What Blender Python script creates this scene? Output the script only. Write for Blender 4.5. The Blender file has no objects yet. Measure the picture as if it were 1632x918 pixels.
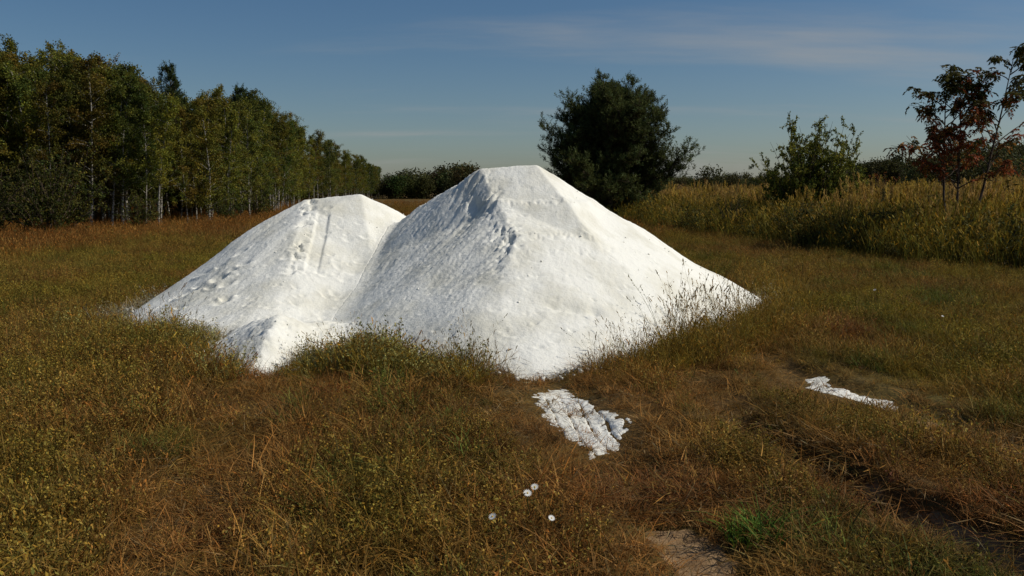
import bpy, math, random
import numpy as np
from mathutils import Vector
from mathutils.geometry import delaunay_2d_cdt
R = math.radians
rng = np.random.default_rng(7)
random.seed(7)
scene = bpy.context.scene
C = scene.collection

# ------------------------------------------------------------------ camera
CAM_H, PITCH, FPX = 1.7, R(6.5), 1358.0
cd = bpy.data.cameras.new('camera'); cam = bpy.data.objects.new('camera', cd); C.objects.link(cam)
cam.location = (0, 0, CAM_H); cam.rotation_euler = (R(90) - PITCH, 0, 0)
cd.sensor_width = 36.0; cd.lens = 36.0 * FPX / 1632.0
cd.clip_start = 0.05; cd.clip_end = 9000
scene.camera = cam

# ------------------------------------------------------------------ sky, sun, exposure
SUN_EL, SUN_AZ = R(43), R(92)          # azimuth measured clockwise from +Y (the view direction)
w = bpy.data.worlds.new('World'); scene.world = w; w.use_nodes = True
nt = w.node_tree; nt.nodes.clear()
def wn(t, **k):
    n = nt.nodes.new(t)
    for a, b in k.items(): setattr(n, a, b)
    return n
sky = wn('ShaderNodeTexSky', sky_type='NISHITA', sun_disc=False, sun_elevation=SUN_EL, sun_rotation=SUN_AZ,
         altitude=100.0, air_density=1.0, dust_density=1.0, ozone_density=3.4)
tc = wn('ShaderNodeTexCoord')
sep = wn('ShaderNodeSeparateXYZ'); nt.links.new(tc.outputs['Generated'], sep.inputs[0])
mz = wn('ShaderNodeMath', operation='MAXIMUM'); mz.inputs[1].default_value = 0.03
nt.links.new(sep.outputs['Z'], mz.inputs[0])
az_ = wn('ShaderNodeMath', operation='ADD'); az_.inputs[1].default_value = 0.12
nt.links.new(mz.outputs[0], az_.inputs[0])
dx = wn('ShaderNodeMath', operation='DIVIDE'); dy = wn('ShaderNodeMath', operation='DIVIDE')
nt.links.new(sep.outputs['X'], dx.inputs[0]); nt.links.new(az_.outputs[0], dx.inputs[1])
nt.links.new(sep.outputs['Y'], dy.inputs[0]); nt.links.new(az_.outputs[0], dy.inputs[1])
cx = wn('ShaderNodeCombineXYZ'); nt.links.new(dx.outputs[0], cx.inputs[0]); nt.links.new(dy.outputs[0], cx.inputs[1])
mp = wn('ShaderNodeMapping'); mp.inputs['Scale'].default_value = (0.33, 1.05, 1); mp.inputs['Rotation'].default_value = (0, 0, R(14))
mp.inputs['Location'].default_value = (7.7, 2.9, 0)
nt.links.new(cx.outputs[0], mp.inputs[0])
nz = wn('ShaderNodeTexNoise'); nz.inputs['Scale'].default_value = 1.0; nz.inputs['Detail'].default_value = 7; nz.inputs['Roughness'].default_value = 0.55
nt.links.new(mp.outputs[0], nz.inputs['Vector'])
cr = wn('ShaderNodeMapRange'); cr.interpolation_type = 'SMOOTHSTEP'
for i, v in zip((1, 2, 3, 4), (0.5, 0.84, 0.0, 0.78)): cr.inputs[i].default_value = v
nt.links.new(nz.outputs['Fac'], cr.inputs[0])
hs = wn('ShaderNodeHueSaturation'); hs.inputs['Saturation'].default_value = 1.2
nt.links.new(sky.outputs[0], hs.inputs['Color'])
mixc = wn('ShaderNodeMix', data_type='RGBA'); mixc.inputs[7].default_value = (5.6, 5.6, 5.5, 1)
nt.links.new(cr.outputs[0], mixc.inputs[0]); nt.links.new(hs.outputs[0], mixc.inputs[6])
bg = wn('ShaderNodeBackground'); bg.inputs[1].default_value = 0.06
nt.links.new(mixc.outputs[2], bg.inputs[0])
wo = wn('ShaderNodeOutputWorld'); nt.links.new(bg.outputs[0], wo.inputs[0])

sl = bpy.data.lights.new('sun', 'SUN'); sun = bpy.data.objects.new('sun', sl); C.objects.link(sun)
sl.energy = 3.6; sl.angle = R(0.5); sl.color = (1.0, 0.95, 0.85)
sdir = Vector((math.cos(SUN_EL) * math.sin(SUN_AZ), math.cos(SUN_EL) * math.cos(SUN_AZ), math.sin(SUN_EL)))
sun.rotation_euler = sdir.to_track_quat('Z', 'Y').to_euler()
sun.location = (20, 0, 30)
vs = scene.view_settings
vs.view_transform = 'Standard'; vs.look = 'None'; vs.gamma = 1; vs.use_curve_mapping = False; vs.exposure = 0.0
scene.cycles.max_bounces = 5; scene.cycles.diffuse_bounces = 3; scene.cycles.transmission_bounces = 3; scene.cycles.glossy_bounces = 1

# ------------------------------------------------------------------ helpers
def p2w(px, py, z=0.0, depth=None):
    """where the sight line through a photo pixel meets height z (or depth y)"""
    x = (px - 816) / FPX; v = (459 - py) / FPX
    d = np.array([x, math.cos(PITCH) + v * math.sin(PITCH), -math.sin(PITCH) + v * math.cos(PITCH)])
    t = depth / d[1] if depth else (z - CAM_H) / d[2]
    return np.array([0, 0, CAM_H]) + d * t

_P = np.random.default_rng(3).permutation(256); _P = np.concatenate([_P, _P, _P])
_G = np.random.default_rng(5).uniform(0, 2 * np.pi, 256)
def pnoise(x, y):
    x = np.asarray(x, float); y = np.asarray(y, float)
    xi = np.floor(x).astype(int); yi = np.floor(y).astype(int); xf = x - xi; yf = y - yi
    u = xf**3 * (xf * (xf * 6 - 15) + 10); v = yf**3 * (yf * (yf * 6 - 15) + 10)
    def g(ix, iy, fx, fy):
        a = _G[_P[_P[ix & 255] + (iy & 255)]]
        return np.cos(a) * fx + np.sin(a) * fy
    n00 = g(xi, yi, xf, yf); n10 = g(xi + 1, yi, xf - 1, yf); n01 = g(xi, yi + 1, xf, yf - 1); n11 = g(xi + 1, yi + 1, xf - 1, yf - 1)
    return ((n00 * (1 - u) + n10 * u) * (1 - v) + (n01 * (1 - u) + n11 * u) * v) * 1.5
def fbm(x, y, o=4, g=0.5):
    s = 0; a = 1; f = 1
    for i in range(o):
        s = s + a * pnoise(x * f + 17.3 * i, y * f - 9.1 * i); a *= g; f *= 2.03
    return s
def sstep(a, b, x):
    t = np.clip((x - a) / (b - a), 0, 1); return t * t * (3 - 2 * t)

def np_mesh(name, V, Q, col=None, smooth=False, attrs=None):
    V = np.asarray(V, np.float32).reshape(-1, 3); Q = np.asarray(Q, np.int32)
    k = Q.shape[1]; n = len(Q)
    me = bpy.data.meshes.new(name)
    me.vertices.add(len(V)); me.vertices.foreach_set('co', V.ravel())
    me.loops.add(n * k); me.loops.foreach_set('vertex_index', Q.ravel())
    me.polygons.add(n); me.polygons.foreach_set('loop_start', np.arange(0, n * k, k, dtype=np.int32))
    me.polygons.foreach_set('loop_total', np.full(n, k, np.int32))
    if smooth: me.polygons.foreach_set('use_smooth', np.ones(n, bool))
    if col is not None:
        a = me.attributes.new('col', 'FLOAT_COLOR', 'POINT')
        c = np.ones((len(V), 4), np.float32); c[:, :3] = col; a.data.foreach_set('color', c.ravel())
    for an, av in (attrs or {}).items():
        a = me.attributes.new(an, 'FLOAT', 'POINT'); a.data.foreach_set('value', np.asarray(av, np.float32).ravel())
    me.update(calc_edges=True); me.validate()
    return me
def obj(name, me, mat, parent=None, **props):
    o = bpy.data.objects.new(name, me); C.objects.link(o)
    if me is not None and mat is not None and len(me.materials) == 0: me.materials.append(mat)
    if parent: o.parent = parent
    for k, v in props.items(): o[k] = v
    return o
def thing(name, label, cat, loc, rz=0, scl=1, group=None):
    o = bpy.data.objects.new(name, None); C.objects.link(o); o.empty_display_size = 0.3
    o.location = loc; o.rotation_euler = (0, 0, rz); o.scale = (scl,) * 3 if np.isscalar(scl) else scl
    o['label'] = label; o['category'] = cat
    if group: o['group'] = group
    return o
def copy_tree(src, loc, rz, scl, label, group):
    c = src.copy(); C.objects.link(c); c.location = loc; c.rotation_euler = (0, 0, rz); c.scale = (scl,) * 3 if np.isscalar(scl) else scl
    c['label'] = label
    if group: c['group'] = group
    for ch in src.children:
        k = ch.copy(); C.objects.link(k); k.parent = c
    return c

class Geo:
    """collects quads"""
    def __init__(s): s.V = []; s.Q = []; s.K = []; s.n = 0
    def add(s, V, Q, col):
        V = np.asarray(V, float).reshape(-1, 3); s.V.append(V); s.Q.append(np.asarray(Q, int) + s.n)
        c = np.broadcast_to(np.asarray(col, float), (len(V), 3)); s.K.append(c); s.n += len(V)
    def tube(s, pts, rad, col=(1, 1, 1), sides=5):
        pts = np.asarray(pts, float); rad = np.broadcast_to(np.asarray(rad, float), (len(pts),)); m = len(pts)
        d = np.gradient(pts, axis=0); d /= np.linalg.norm(d, axis=1, keepdims=True) + 1e-9
        ref = np.where(np.abs(d[:, 2:3]) > 0.9, [[1., 0, 0]], [[0, 0, 1.]])
        u = np.cross(d, ref); u /= np.linalg.norm(u, axis=1, keepdims=True) + 1e-9; v = np.cross(d, u)
        a = np.linspace(0, 2 * np.pi, sides, endpoint=False)
        V = pts[:, None] + rad[:, None, None] * (np.cos(a)[None, :, None] * u[:, None] + np.sin(a)[None, :, None] * v[:, None])
        i = np.arange(m - 1)[:, None] * sides; j = np.arange(sides)[None]; jn = (j + 1) % sides
        s.add(V.reshape(-1, 3), np.stack([i + j, i + jn, i + sides + jn, i + sides + j], -1).reshape(-1, 4), col)
    def leaves(s, c, axis, side, ln, wd, col):
        c = np.asarray(c, float); n = len(c); ln = np.broadcast_to(ln, (n,))[:, None]; wd = np.broadcast_to(wd, (n,))[:, None]
        V = np.stack([c - axis * ln * .5, c + side * wd * .5 - axis * ln * .06, c + axis * ln * .5, c - side * wd * .5 - axis * ln * .06], 1)
        col = np.repeat(np.broadcast_to(np.asarray(col, float), (n, 3)), 4, 0)
        s.add(V.reshape(-1, 3), np.arange(4 * n).reshape(n, 4), col)
    def blades(s, base, h, az, lean, curl, wd, col, seg=3):
        """grass blades: n strips of seg quads"""
        n = len(base); t = np.linspace(0, 1, seg + 1)[None, :]
        hx = (lean[:, None] * t + curl[:, None] * t * t) * h[:, None]
        hz = h[:, None] * (t - 0.35 * np.clip(lean + curl, 0, 2)[:, None] * t * t)
        D = np.stack([np.cos(az), np.sin(az)], -1)
        P = np.zeros((n, seg + 1, 3)); P[..., :2] = base[:, None, :2] + D[:, None] * hx[..., None]; P[..., 2] = base[:, None, 2] + np.maximum(hz, 0.004)
        sa = az + np.pi / 2 + rng.uniform(-0.8, 0.8, n); S = np.stack([np.cos(sa), np.sin(sa), np.zeros(n)], -1)
        wt = (wd[:, None] * (1 - 0.85 * t ** 1.5) * .5)[..., None]
        V = np.stack([P - S[:, None] * wt, P + S[:, None] * wt], 2).reshape(-1, 3)
        b = (np.arange(n) * (seg + 1) * 2)[:, None] + (np.arange(seg) * 2)[None]
        s.add(V, np.stack([b, b + 1, b + 3, b + 2], -1).reshape(-1, 4), np.repeat(col, (seg + 1) * 2, 0))
        return P
    def mesh(s, name, smooth=False): return np_mesh(name, np.concatenate(s.V), np.concatenate(s.Q), np.concatenate(s.K), smooth)
def unit(v): return v / (np.linalg.norm(v, axis=-1, keepdims=True) + 1e-9)
def rdir(n): return unit(rng.normal(size=(n, 3)))

# ------------------------------------------------------------------ materials
def new_mat(name):
    m = bpy.data.materials.new(name); m.use_nodes = True; t = m.node_tree; t.nodes.clear()
    out = t.nodes.new('ShaderNodeOutputMaterial'); return m, t, out
def leaf_mat(name, tint_inst, translucent=0.3, rough=0.55, obj_var=0.0, spec=0.06):
    m, t, out = new_mat(name); L = t.links.new
    a = t.nodes.new('ShaderNodeAttribute'); a.attribute_name = 'col'; colout = a.outputs['Color']
    if tint_inst:
        b = t.nodes.new('ShaderNodeAttribute'); b.attribute_type = 'INSTANCER'; b.attribute_name = 'tint'
        mx = t.nodes.new('ShaderNodeMix'); mx.data_type = 'RGBA'; mx.blend_type = 'MULTIPLY'; mx.inputs[0].default_value = 1
        L(colout, mx.inputs[6]); L(b.outputs['Color'], mx.inputs[7]); colout = mx.outputs[2]
    if obj_var:
        oi = t.nodes.new('ShaderNodeObjectInfo')
        h = t.nodes.new('ShaderNodeHueSaturation')
        mr = t.nodes.new('ShaderNodeMapRange'); mr.inputs[3].default_value = 0.5 - obj_var * 0.008; mr.inputs[4].default_value = 0.5 + obj_var * 0.035
        L(oi.outputs['Random'], mr.inputs[0]); L(mr.outputs[0], h.inputs['Hue'])
        ml = t.nodes.new('ShaderNodeMath'); ml.operation = 'MULTIPLY'; ml.inputs[1].default_value = 7.31
        fr = t.nodes.new('ShaderNodeMath'); fr.operation = 'FRACT'; L(oi.outputs['Random'], ml.inputs[0]); L(ml.outputs[0], fr.inputs[0])
        m2 = t.nodes.new('ShaderNodeMapRange'); m2.inputs[3].default_value = 1 - obj_var * .35; m2.inputs[4].default_value = 1 + obj_var * .35
        L(fr.outputs[0], m2.inputs[0]); L(m2.outputs[0], h.inputs['Value']); L(colout, h.inputs['Color']); colout = h.outputs[0]
    p = t.nodes.new('ShaderNodeBsdfPrincipled'); p.inputs['Roughness'].default_value = rough; p.inputs['Specular IOR Level'].default_value = spec
    L(colout, p.inputs['Base Color'])
    tr = t.nodes.new('ShaderNodeBsdfTranslucent'); L(colout, tr.inputs['Color'])
    ms = t.nodes.new('ShaderNodeMixShader'); ms.inputs[0].default_value = translucent
    L(p.outputs[0], ms.inputs[1]); L(tr.outputs[0], ms.inputs[2]); L(ms.outputs[0], out.inputs[0])
    return m
M_grass = leaf_mat('grass_blades', True, 0.28, 0.6)
M_leaf = leaf_mat('tree_leaves', False, 0.3, 0.55, obj_var=1.0)
M_far = leaf_mat('far_leaves', True, 0.25, 0.6)
M_plain = leaf_mat('plant_parts', False, 0.2, 0.6)

def bark_mat(name, base, dark, scale, birch=False):
    m, t, out = new_mat(name); L = t.links.new
    tcn = t.nodes.new('ShaderNodeTexCoord'); mpn = t.nodes.new('ShaderNodeMapping')
    mpn.inputs['Scale'].default_value = (6, 6, 22) if birch else (14, 14, 3)
    n = t.nodes.new('ShaderNodeTexNoise'); n.inputs['Scale'].default_value = scale; n.inputs['Detail'].default_value = 5
    L(tcn.outputs['Object'], mpn.inputs[0]); L(mpn.outputs[0], n.inputs['Vector'])
    r = t.nodes.new('ShaderNodeValToRGB'); r.color_ramp.elements[0].position = 0.42; r.color_ramp.elements[1].position = 0.56
    r.color_ramp.elements[0].color = (*dark, 1); r.color_ramp.elements[1].color = (*base, 1)
    L(n.outputs['Fac'], r.inputs[0])
    p = t.nodes.new('ShaderNodeBsdfPrincipled'); p.inputs['Roughness'].default_value = 0.8; p.inputs['Specular IOR Level'].default_value = .2
    L(r.outputs[0], p.inputs['Base Color'])
    b = t.nodes.new('ShaderNodeBump'); b.inputs['Strength'].default_value = 0.5; b.inputs['Distance'].default_value = 0.02
    L(n.outputs['Fac'], b.inputs['Height']); L(b.outputs[0], p.inputs['Normal']); L(p.outputs[0], out.inputs[0])
    return m
M_birch = bark_mat('birch_bark', (0.36, 0.33, 0.28), (0.06, 0.055, 0.04), 1.0, True)
M_bark = bark_mat('brown_bark', (0.11, 0.075, 0.05), (0.035, 0.025, 0.018), 1.0)

def chalk_mat():
    m, t, out = new_mat('white_powder'); L = t.links.new
    tcn = t.nodes.new('ShaderNodeTexCoord')
    n = t.nodes.new('ShaderNodeTexNoise'); n.inputs['Scale'].default_value = 1.7; n.inputs['Detail'].default_value = 9; n.inputs['Roughness'].default_value = .62
    L(tcn.outputs['Object'], n.inputs['Vector'])
    r = t.nodes.new('ShaderNodeValToRGB'); r.color_ramp.elements[0].position = 0.34; r.color_ramp.elements[1].position = 0.56
    r.color_ramp.elements[0].color = (0.70, 0.675, 0.575, 1); r.color_ramp.elements[1].color = (0.84, 0.825, 0.75, 1)
    L(n.outputs['Fac'], r.inputs[0])
    n2 = t.nodes.new('ShaderNodeTexNoise'); n2.inputs['Scale'].default_value = 55; n2.inputs['Detail'].default_value = 5; n2.inputs['Roughness'].default_value = .65
    n3 = t.nodes.new('ShaderNodeTexVoronoi'); n3.inputs['Scale'].default_value = 26
    L(tcn.outputs['Object'], n2.inputs['Vector']); L(tcn.outputs['Object'], n3.inputs['Vector'])
    # a few bits of grit and dry grass blown on the powder
    g = t.nodes.new('ShaderNodeTexNoise'); g.inputs['Scale'].default_value = 38; g.inputs['Detail'].default_value = 3
    L(tcn.outputs['Object'], g.inputs['Vector'])
    gr = t.nodes.new('ShaderNodeMapRange'); gr.inputs[1].default_value = .70; gr.inputs[2].default_value = .78; gr.inputs[4].default_value = .55
    L(g.outputs['Fac'], gr.inputs[0])
    mx = t.nodes.new('ShaderNodeMix'); mx.data_type = 'RGBA'; mx.inputs[7].default_value = (.33, .28, .21, 1)
    L(gr.outputs[0], mx.inputs[0]); L(r.outputs[0], mx.inputs[6])
    p = t.nodes.new('ShaderNodeBsdfPrincipled'); p.inputs['Roughness'].default_value = 0.95; p.inputs['Specular IOR Level'].default_value = .1
    L(mx.outputs[2], p.inputs['Base Color'])
    ad = t.nodes.new('ShaderNodeMath'); ad.operation = 'MULTIPLY_ADD'; ad.inputs[1].default_value = .35
    L(n3.outputs['Distance'], ad.inputs[0]); L(n2.outputs['Fac'], ad.inputs[2])
    b = t.nodes.new('ShaderNodeBump'); b.inputs['Strength'].default_value = 0.55; b.inputs['Distance'].default_value = 0.012
    L(ad.outputs[0], b.inputs['Height']); L(b.outputs[0], p.inputs['Normal']); L(p.outputs[0], out.inputs[0])
    return m
M_chalk = chalk_mat()

def ground_mat():
    m, t, out = new_mat('field_soil'); L = t.links.new
    tcn = t.nodes.new('ShaderNodeTexCoord')
    def noise(s, d=5, r=.55):
        n = t.nodes.new('ShaderNodeTexNoise'); n.inputs['Scale'].default_value = s; n.inputs['Detail'].default_value = d; n.inputs['Roughness'].default_value = r
        L(tcn.outputs['Object'], n.inputs['Vector']); return n
    def ramp(src, a, ca, b, cb):
        r = t.nodes.new('ShaderNodeValToRGB'); r.color_ramp.elements[0].position = a; r.color_ramp.elements[1].position = b
        r.color_ramp.elements[0].color = (*ca, 1); r.color_ramp.elements[1].color = (*cb, 1); L(src, r.inputs[0]); return r
    def mix(f, a, b):
        x = t.nodes.new('ShaderNodeMix'); x.data_type = 'RGBA'; L(f, x.inputs[0]); L(a, x.inputs[6]); L(b, x.inputs[7]); return x
    n1 = noise(.35); n2 = noise(26, 6, .65); n3 = noise(7, 5)
    c1 = ramp(n2.outputs['Fac'], .35, (.055, .034, .013), .68, (.19, .105, .036))
    c2 = ramp(n2.outputs['Fac'], .35, (.045, .036, .011), .68, (.15, .11, .026))
    k1 = ramp(n1.outputs['Fac'], .42, (0, 0, 0), .6, (1, 1, 1))
    base = mix(k1.outputs[0], c1.outputs[0], c2.outputs[0])
    sa = t.nodes.new('ShaderNodeAttribute'); sa.attribute_name = 'sand'
    sc_ = ramp(n3.outputs['Fac'], .3, (.19, .115, .055), .7, (.33, .215, .115))
    ad = t.nodes.new('ShaderNodeMath'); ad.operation = 'ADD'; L(sa.outputs['Fac'], ad.inputs[0])
    sb = t.nodes.new('ShaderNodeMath'); sb.operation = 'MULTIPLY_ADD'; sb.inputs[1].default_value = 1.1; sb.inputs[2].default_value = -.55
    L(n3.outputs['Fac'], sb.inputs[0]); L(sb.outputs[0], ad.inputs[1])
    sm = t.nodes.new('ShaderNodeMapRange'); sm.inputs[1].default_value = .42; sm.inputs[2].default_value = .62; L(ad.outputs[0], sm.inputs[0])
    col = mix(sm.outputs[0], base.outputs[2], sc_.outputs[0])
    p = t.nodes.new('ShaderNodeBsdfPrincipled'); p.inputs['Roughness'].default_value = .95; p.inputs['Specular IOR Level'].default_value = .1
    L(col.outputs[2], p.inputs['Base Color'])
    b = t.nodes.new('ShaderNodeBump'); b.inputs['Strength'].default_value = .6; b.inputs['Distance'].default_value = .03
    L(n2.outputs['Fac'], b.inputs['Height']); L(b.outputs[0], p.inputs['Normal']); L(p.outputs[0], out.inputs[0])
    return m
M_ground = ground_mat()

# ------------------------------------------------------------------ terrain
def polyd(x, y, pts):
    """distance to a polyline, its signed side, and the length run along it"""
    x = np.asarray(x, float); y = np.asarray(y, float)
    best = np.full(x.shape, 1e9); side = np.zeros(x.shape); run = np.zeros(x.shape); acc = 0
    for (ax, ay), (bx, by) in zip(pts[:-1], pts[1:]):
        ux, uy = bx - ax, by - ay; L2 = ux * ux + uy * uy; ln = math.sqrt(L2)
        t = np.clip(((x - ax) * ux + (y - ay) * uy) / L2, 0, 1)
        d = np.hypot(x - ax - t * ux, y - ay - t * uy); m = d < best
        s = ((x - ax) * uy - (y - ay) * ux) / ln
        best = np.where(m, d, best); side = np.where(m, s, side); run = np.where(m, acc + t * ln, run); acc += ln
    return best, side, run
def track(*px): return [tuple(p2w(a, b)[:2]) for a, b in px]
T1 = track((432, 598), (385, 680), (325, 780), (262, 918), (225, 1040))
T2 = track((862, 600), (925, 682), (1000, 762), (1112, 885), (1180, 985), (1240, 1100))
T3 = track((1120, 600), (1185, 680), (1345, 768), (1490, 842), (1632, 905), (1800, 985))
T4 = track((1195, 560), (1295, 604), (1425, 638), (1510, 676), (1640, 728), (1850, 800))
EDGE_R = [(16, 4), (12.5, 11), (10.3, 17), (8.5, 24), (7.1, 34), (5.6, 43), (4.5, 60), (6, 90), (14, 140)]
def edge_r(y):
    e = np.array(EDGE_R); return np.interp(y, e[:, 1], e[:, 0])
EDGE_L = [(-9, 10), (-11.3, 19), (-12.3, 28), (-10.5, 38), (-9, 50), (-12, 70), (-18, 100), (-30, 200)]
def edge_l(y):
    e = np.array(EDGE_L); return np.interp(y, e[:, 1], e[:, 0])
def ground_z(x, y):
    x = np.asarray(x, float); y = np.asarray(y, float)
    z = 0.035 * fbm(x * .35, y * .35, 3) * np.exp(-((y - 12) / 60) ** 2) + .012 * fbm(x * 2.2, y * 2.2, 2) * (np.hypot(x, y) < 60)
    s = x - edge_r(y); z = z + 0.42 * sstep(-0.2, 3.5, s) * (y < 500)
    z = z + 9.0 * np.exp(-(((x - 150) / 42) ** 2 + ((y - 205) / 50) ** 2)) + 17 * np.exp(-(((x - 385) / 60) ** 2 + ((y - 900) / 120) ** 2))
    z = z + 10 * sstep(300, 1500, y) * (0.6 + .4 * np.sin(x / 330.0 + 1)) + 8 * sstep(300, 1200, np.abs(x))
    near = (np.abs(x) < 14) & (y < 16)
    if near.any():
        xs, ys = x[near], y[near]; dz = np.zeros(xs.shape)
        for T, dep, wdt in ((T1, .03, .3), (T2, .055, .26), (T3, .17, .21), (T4, .06, .22)):
            d, sd, run = polyd(xs, ys, T)
            fade = .55 + .45 * np.sin(run * 1.7 + dep * 90)
            if T is T3: fade = fade * sstep(7.6, 5.4, ys); dep = dep * (.12 + .88 * sstep(7.6, 5.6, ys))
            dz -= dep * (0.55 + .45 * fade) * np.exp(-(d / wdt) ** 4)
            dz += .25 * dep * np.exp(-((d - wdt * 1.7) / (wdt * .5)) ** 2)
        # tyre tread cut into the bare sand
        d, sd, run = polyd(xs, ys, T2)
        tread = .5 + .5 * np.sign(np.sin(2 * np.pi * (run / .16 + np.abs(sd) / .2)))
        sandm = np.exp(-(d / .2) ** 6) * sstep(4.4, 4.1, ys)
        dz -= .022 * tread * sandm
        z = z.copy(); z[near] += dz
    return z
def sand_mask(x, y):
    m = np.zeros(np.shape(x)); near = (np.abs(x) < 14) & (y < 16)
    xs, ys = x[near], y[near]
    d, s, r = polyd(xs, ys, T2); a = np.exp(-(d / .17) ** 4) * sstep(4.35, 4.05, ys)
    d, s, r = polyd(xs, ys, T3); k = np.exp(-((s + .10) / .14) ** 4) * sstep(5.0, 4.3, ys); a = np.maximum(a, k * .9)
    p = p2w(1362, 766); a = np.maximum(a, .9 * np.exp(-((xs - p[0]) ** 2 / .05 + (ys - p[1]) ** 2 / .02)))
    p = p2w(1480, 667); a = np.maximum(a, .85 * np.exp(-((xs - p[0]) ** 2 / .03 + (ys - p[1]) ** 2 / .02)))
    m[near] = a; return m
def axis_coords(lo, hi, step, far_lo, far_hi, grow=1.22):
    mid = list(np.arange(lo, hi, step)); a = []; x = lo; s = step
    while x > far_lo: s *= grow; x -= s; a.append(x)
    b = []; x = hi; s = step
    while x < far_hi: b.append(x); s *= grow; x += s
    return np.array(a[::-1] + mid + b)
gx = axis_coords(-6.5, 8.5, .05, -3000, 3000, 1.14); gy = axis_coords(2.5, 12.5, .045, -400, 5000, 1.14)
GX, GY = np.meshgrid(gx, gy); nx, ny = len(gx), len(gy)
def grid_quads(nx, ny):
    i = np.arange(ny - 1)[:, None] * nx + np.arange(nx - 1)[None]
    return np.stack([i, i + 1, i + nx + 1, i + nx], -1).reshape(-1, 4)
GZ = ground_z(GX, GY)
obj('ground', np_mesh('ground', np.stack([GX, GY, GZ], -1), grid_quads(nx, ny), smooth=True, attrs={'sand': sand_mask(GX, GY)}), M_ground, kind='structure')

# ------------------------------------------------------------------ the white piles
def blur(a, k):
    ker = np.exp(-0.5 * (np.arange(-3 * k, 3 * k + 1) / k) ** 2); ker /= ker.sum(); n = 3 * k
    p = np.pad(a, n, mode='edge')
    p = np.apply_along_axis(lambda r: np.convolve(r, ker, 'valid'), 0, p)
    return np.apply_along_axis(lambda r: np.convolve(r, ker, 'valid'), 1, p)
def tin_grid(pts, edges, xs, ys):
    P = np.array(pts, float)
    vo, eo, fo, ov, oe, of = delaunay_2d_cdt([Vector(p[:2]) for p in P], edges, [], 0, 1e-5)
    idx = [o[0] if o else 0 for o in ov]
    X, Y = np.meshgrid(xs, ys); Z = np.full(X.shape, -.3)
    for f in fo:
        a, b, c = (P[idx[i]] for i in f)
        den = (b[1] - c[1]) * (a[0] - c[0]) + (c[0] - b[0]) * (a[1] - c[1])
        if abs(den) < 1e-9: continue
        l1 = ((b[1] - c[1]) * (X - c[0]) + (c[0] - b[0]) * (Y - c[1])) / den
        l2 = ((c[1] - a[1]) * (X - c[0]) + (a[0] - c[0]) * (Y - c[1])) / den
        l3 = 1 - l1 - l2; m = (l1 >= -1e-6) & (l2 >= -1e-6) & (l3 >= -1e-6)
        Z[m] = (l1 * a[2] + l2 * b[2] + l3 * c[2])[m]
    return X, Y, Z
STEP = .0165
def skirt(base, cx, cy, grow=.45):
    out = []
    for x, y in base:
        d = math.hypot(x - cx, y - cy); out.append((x + (x - cx) / d * grow, y + (y - cy) / d * grow, -.22))
    return out
def chain(idx): return list(zip(idx[:-1], idx[1:]))
def dents(Z, X, Y, n, rx, depth, region, seed, elong=1.6):
    r = np.random.default_rng(seed); x0, y0 = X[0, 0], Y[0, 0]
    k = 0; tries = 0
    while k < n and tries < n * 40:
        tries += 1
        cx_, cy_ = r.uniform(X[0, 0], X[0, -1]), r.uniform(Y[0, 0], Y[-1, 0])
        if not region(cx_, cy_): continue
        k += 1
        a = r.uniform(*rx); b = a * r.uniform(.5, 1); a *= elong; dp = r.uniform(*depth); th = r.uniform(-.5, .5)
        i0, i1 = int((cx_ - 3 * a - x0) / STEP), int((cx_ + 3 * a - x0) / STEP); j0, j1 = int((cy_ - 3 * a - y0) / STEP), int((cy_ + 3 * a - y0) / STEP)
        i0, j0 = max(i0, 0), max(j0, 0); sx = X[j0:j1, i0:i1] - cx_; sy = Y[j0:j1, i0:i1] - cy_
        u = sx * math.cos(th) + sy * math.sin(th); v = -sx * math.sin(th) + sy * math.cos(th)
        q = (u / a) ** 2 + (v / b) ** 2
        Z[j0:j1, i0:i1] += -dp * np.exp(-q ** 1.5) + .45 * dp * np.exp(-(np.sqrt(q) - 1.45) ** 2 * 5) * (v < 0)

# right, larger pile
pr = [(-.43, 11.5, 2.0), (.33, 11.5, 2.05), (.36, 12.1, 2.02), (-.36, 12.05, 1.98),          # 0-3 flat top
      (-.17, 10.8, 1.5), (.07, 10.1, 1.18), (-.11, 9.2, .72), (-.45, 8.55, .36),               # 4-7 front left ridge
      (1.31, 12.0, 1.47), (2.68, 12.8, .71), (3.36, 13.2, .38),                               # 8-10 right shoulder
      (-1.55, 12.3, 1.33), (-1.82, 11.4, .80),                                                 # 11,12 left flank
      (1.05, 10.3, 1.05), (1.6, 9.9, .62), (2.6, 11.2, .45), (.75, 8.95, .42)]                  # 13-16 front face
br = [(.2, 7.8), (.8, 8.05), (1.3, 8.5), (2.1, 9.45), (3.05, 10.9), (3.75, 12.3), (4.0, 13.5), (3.2, 14.4), (1.8, 15.0), (.2, 15.2), (-1.6, 14.9), (-2.95, 13.5),
      (-2.9, 11.8), (-2.42, 10.45), (-1.88, 9.35), (-1.15, 8.5), (-.4, 8.05)]
n0 = len(pr); pr += [(x, y, 0) for x, y in br]; n1 = len(pr); pr += skirt(br, .3, 11.3)
er = chain([0, 4, 5, 6, 7]) + chain([1, 8, 9, 10, n0 + 6]) + [(0, 11), (0, 1), (1, 2), (2, 3), (3, 0), (11, 12)] + chain(list(range(n0, n1)) + [n0])
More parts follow.
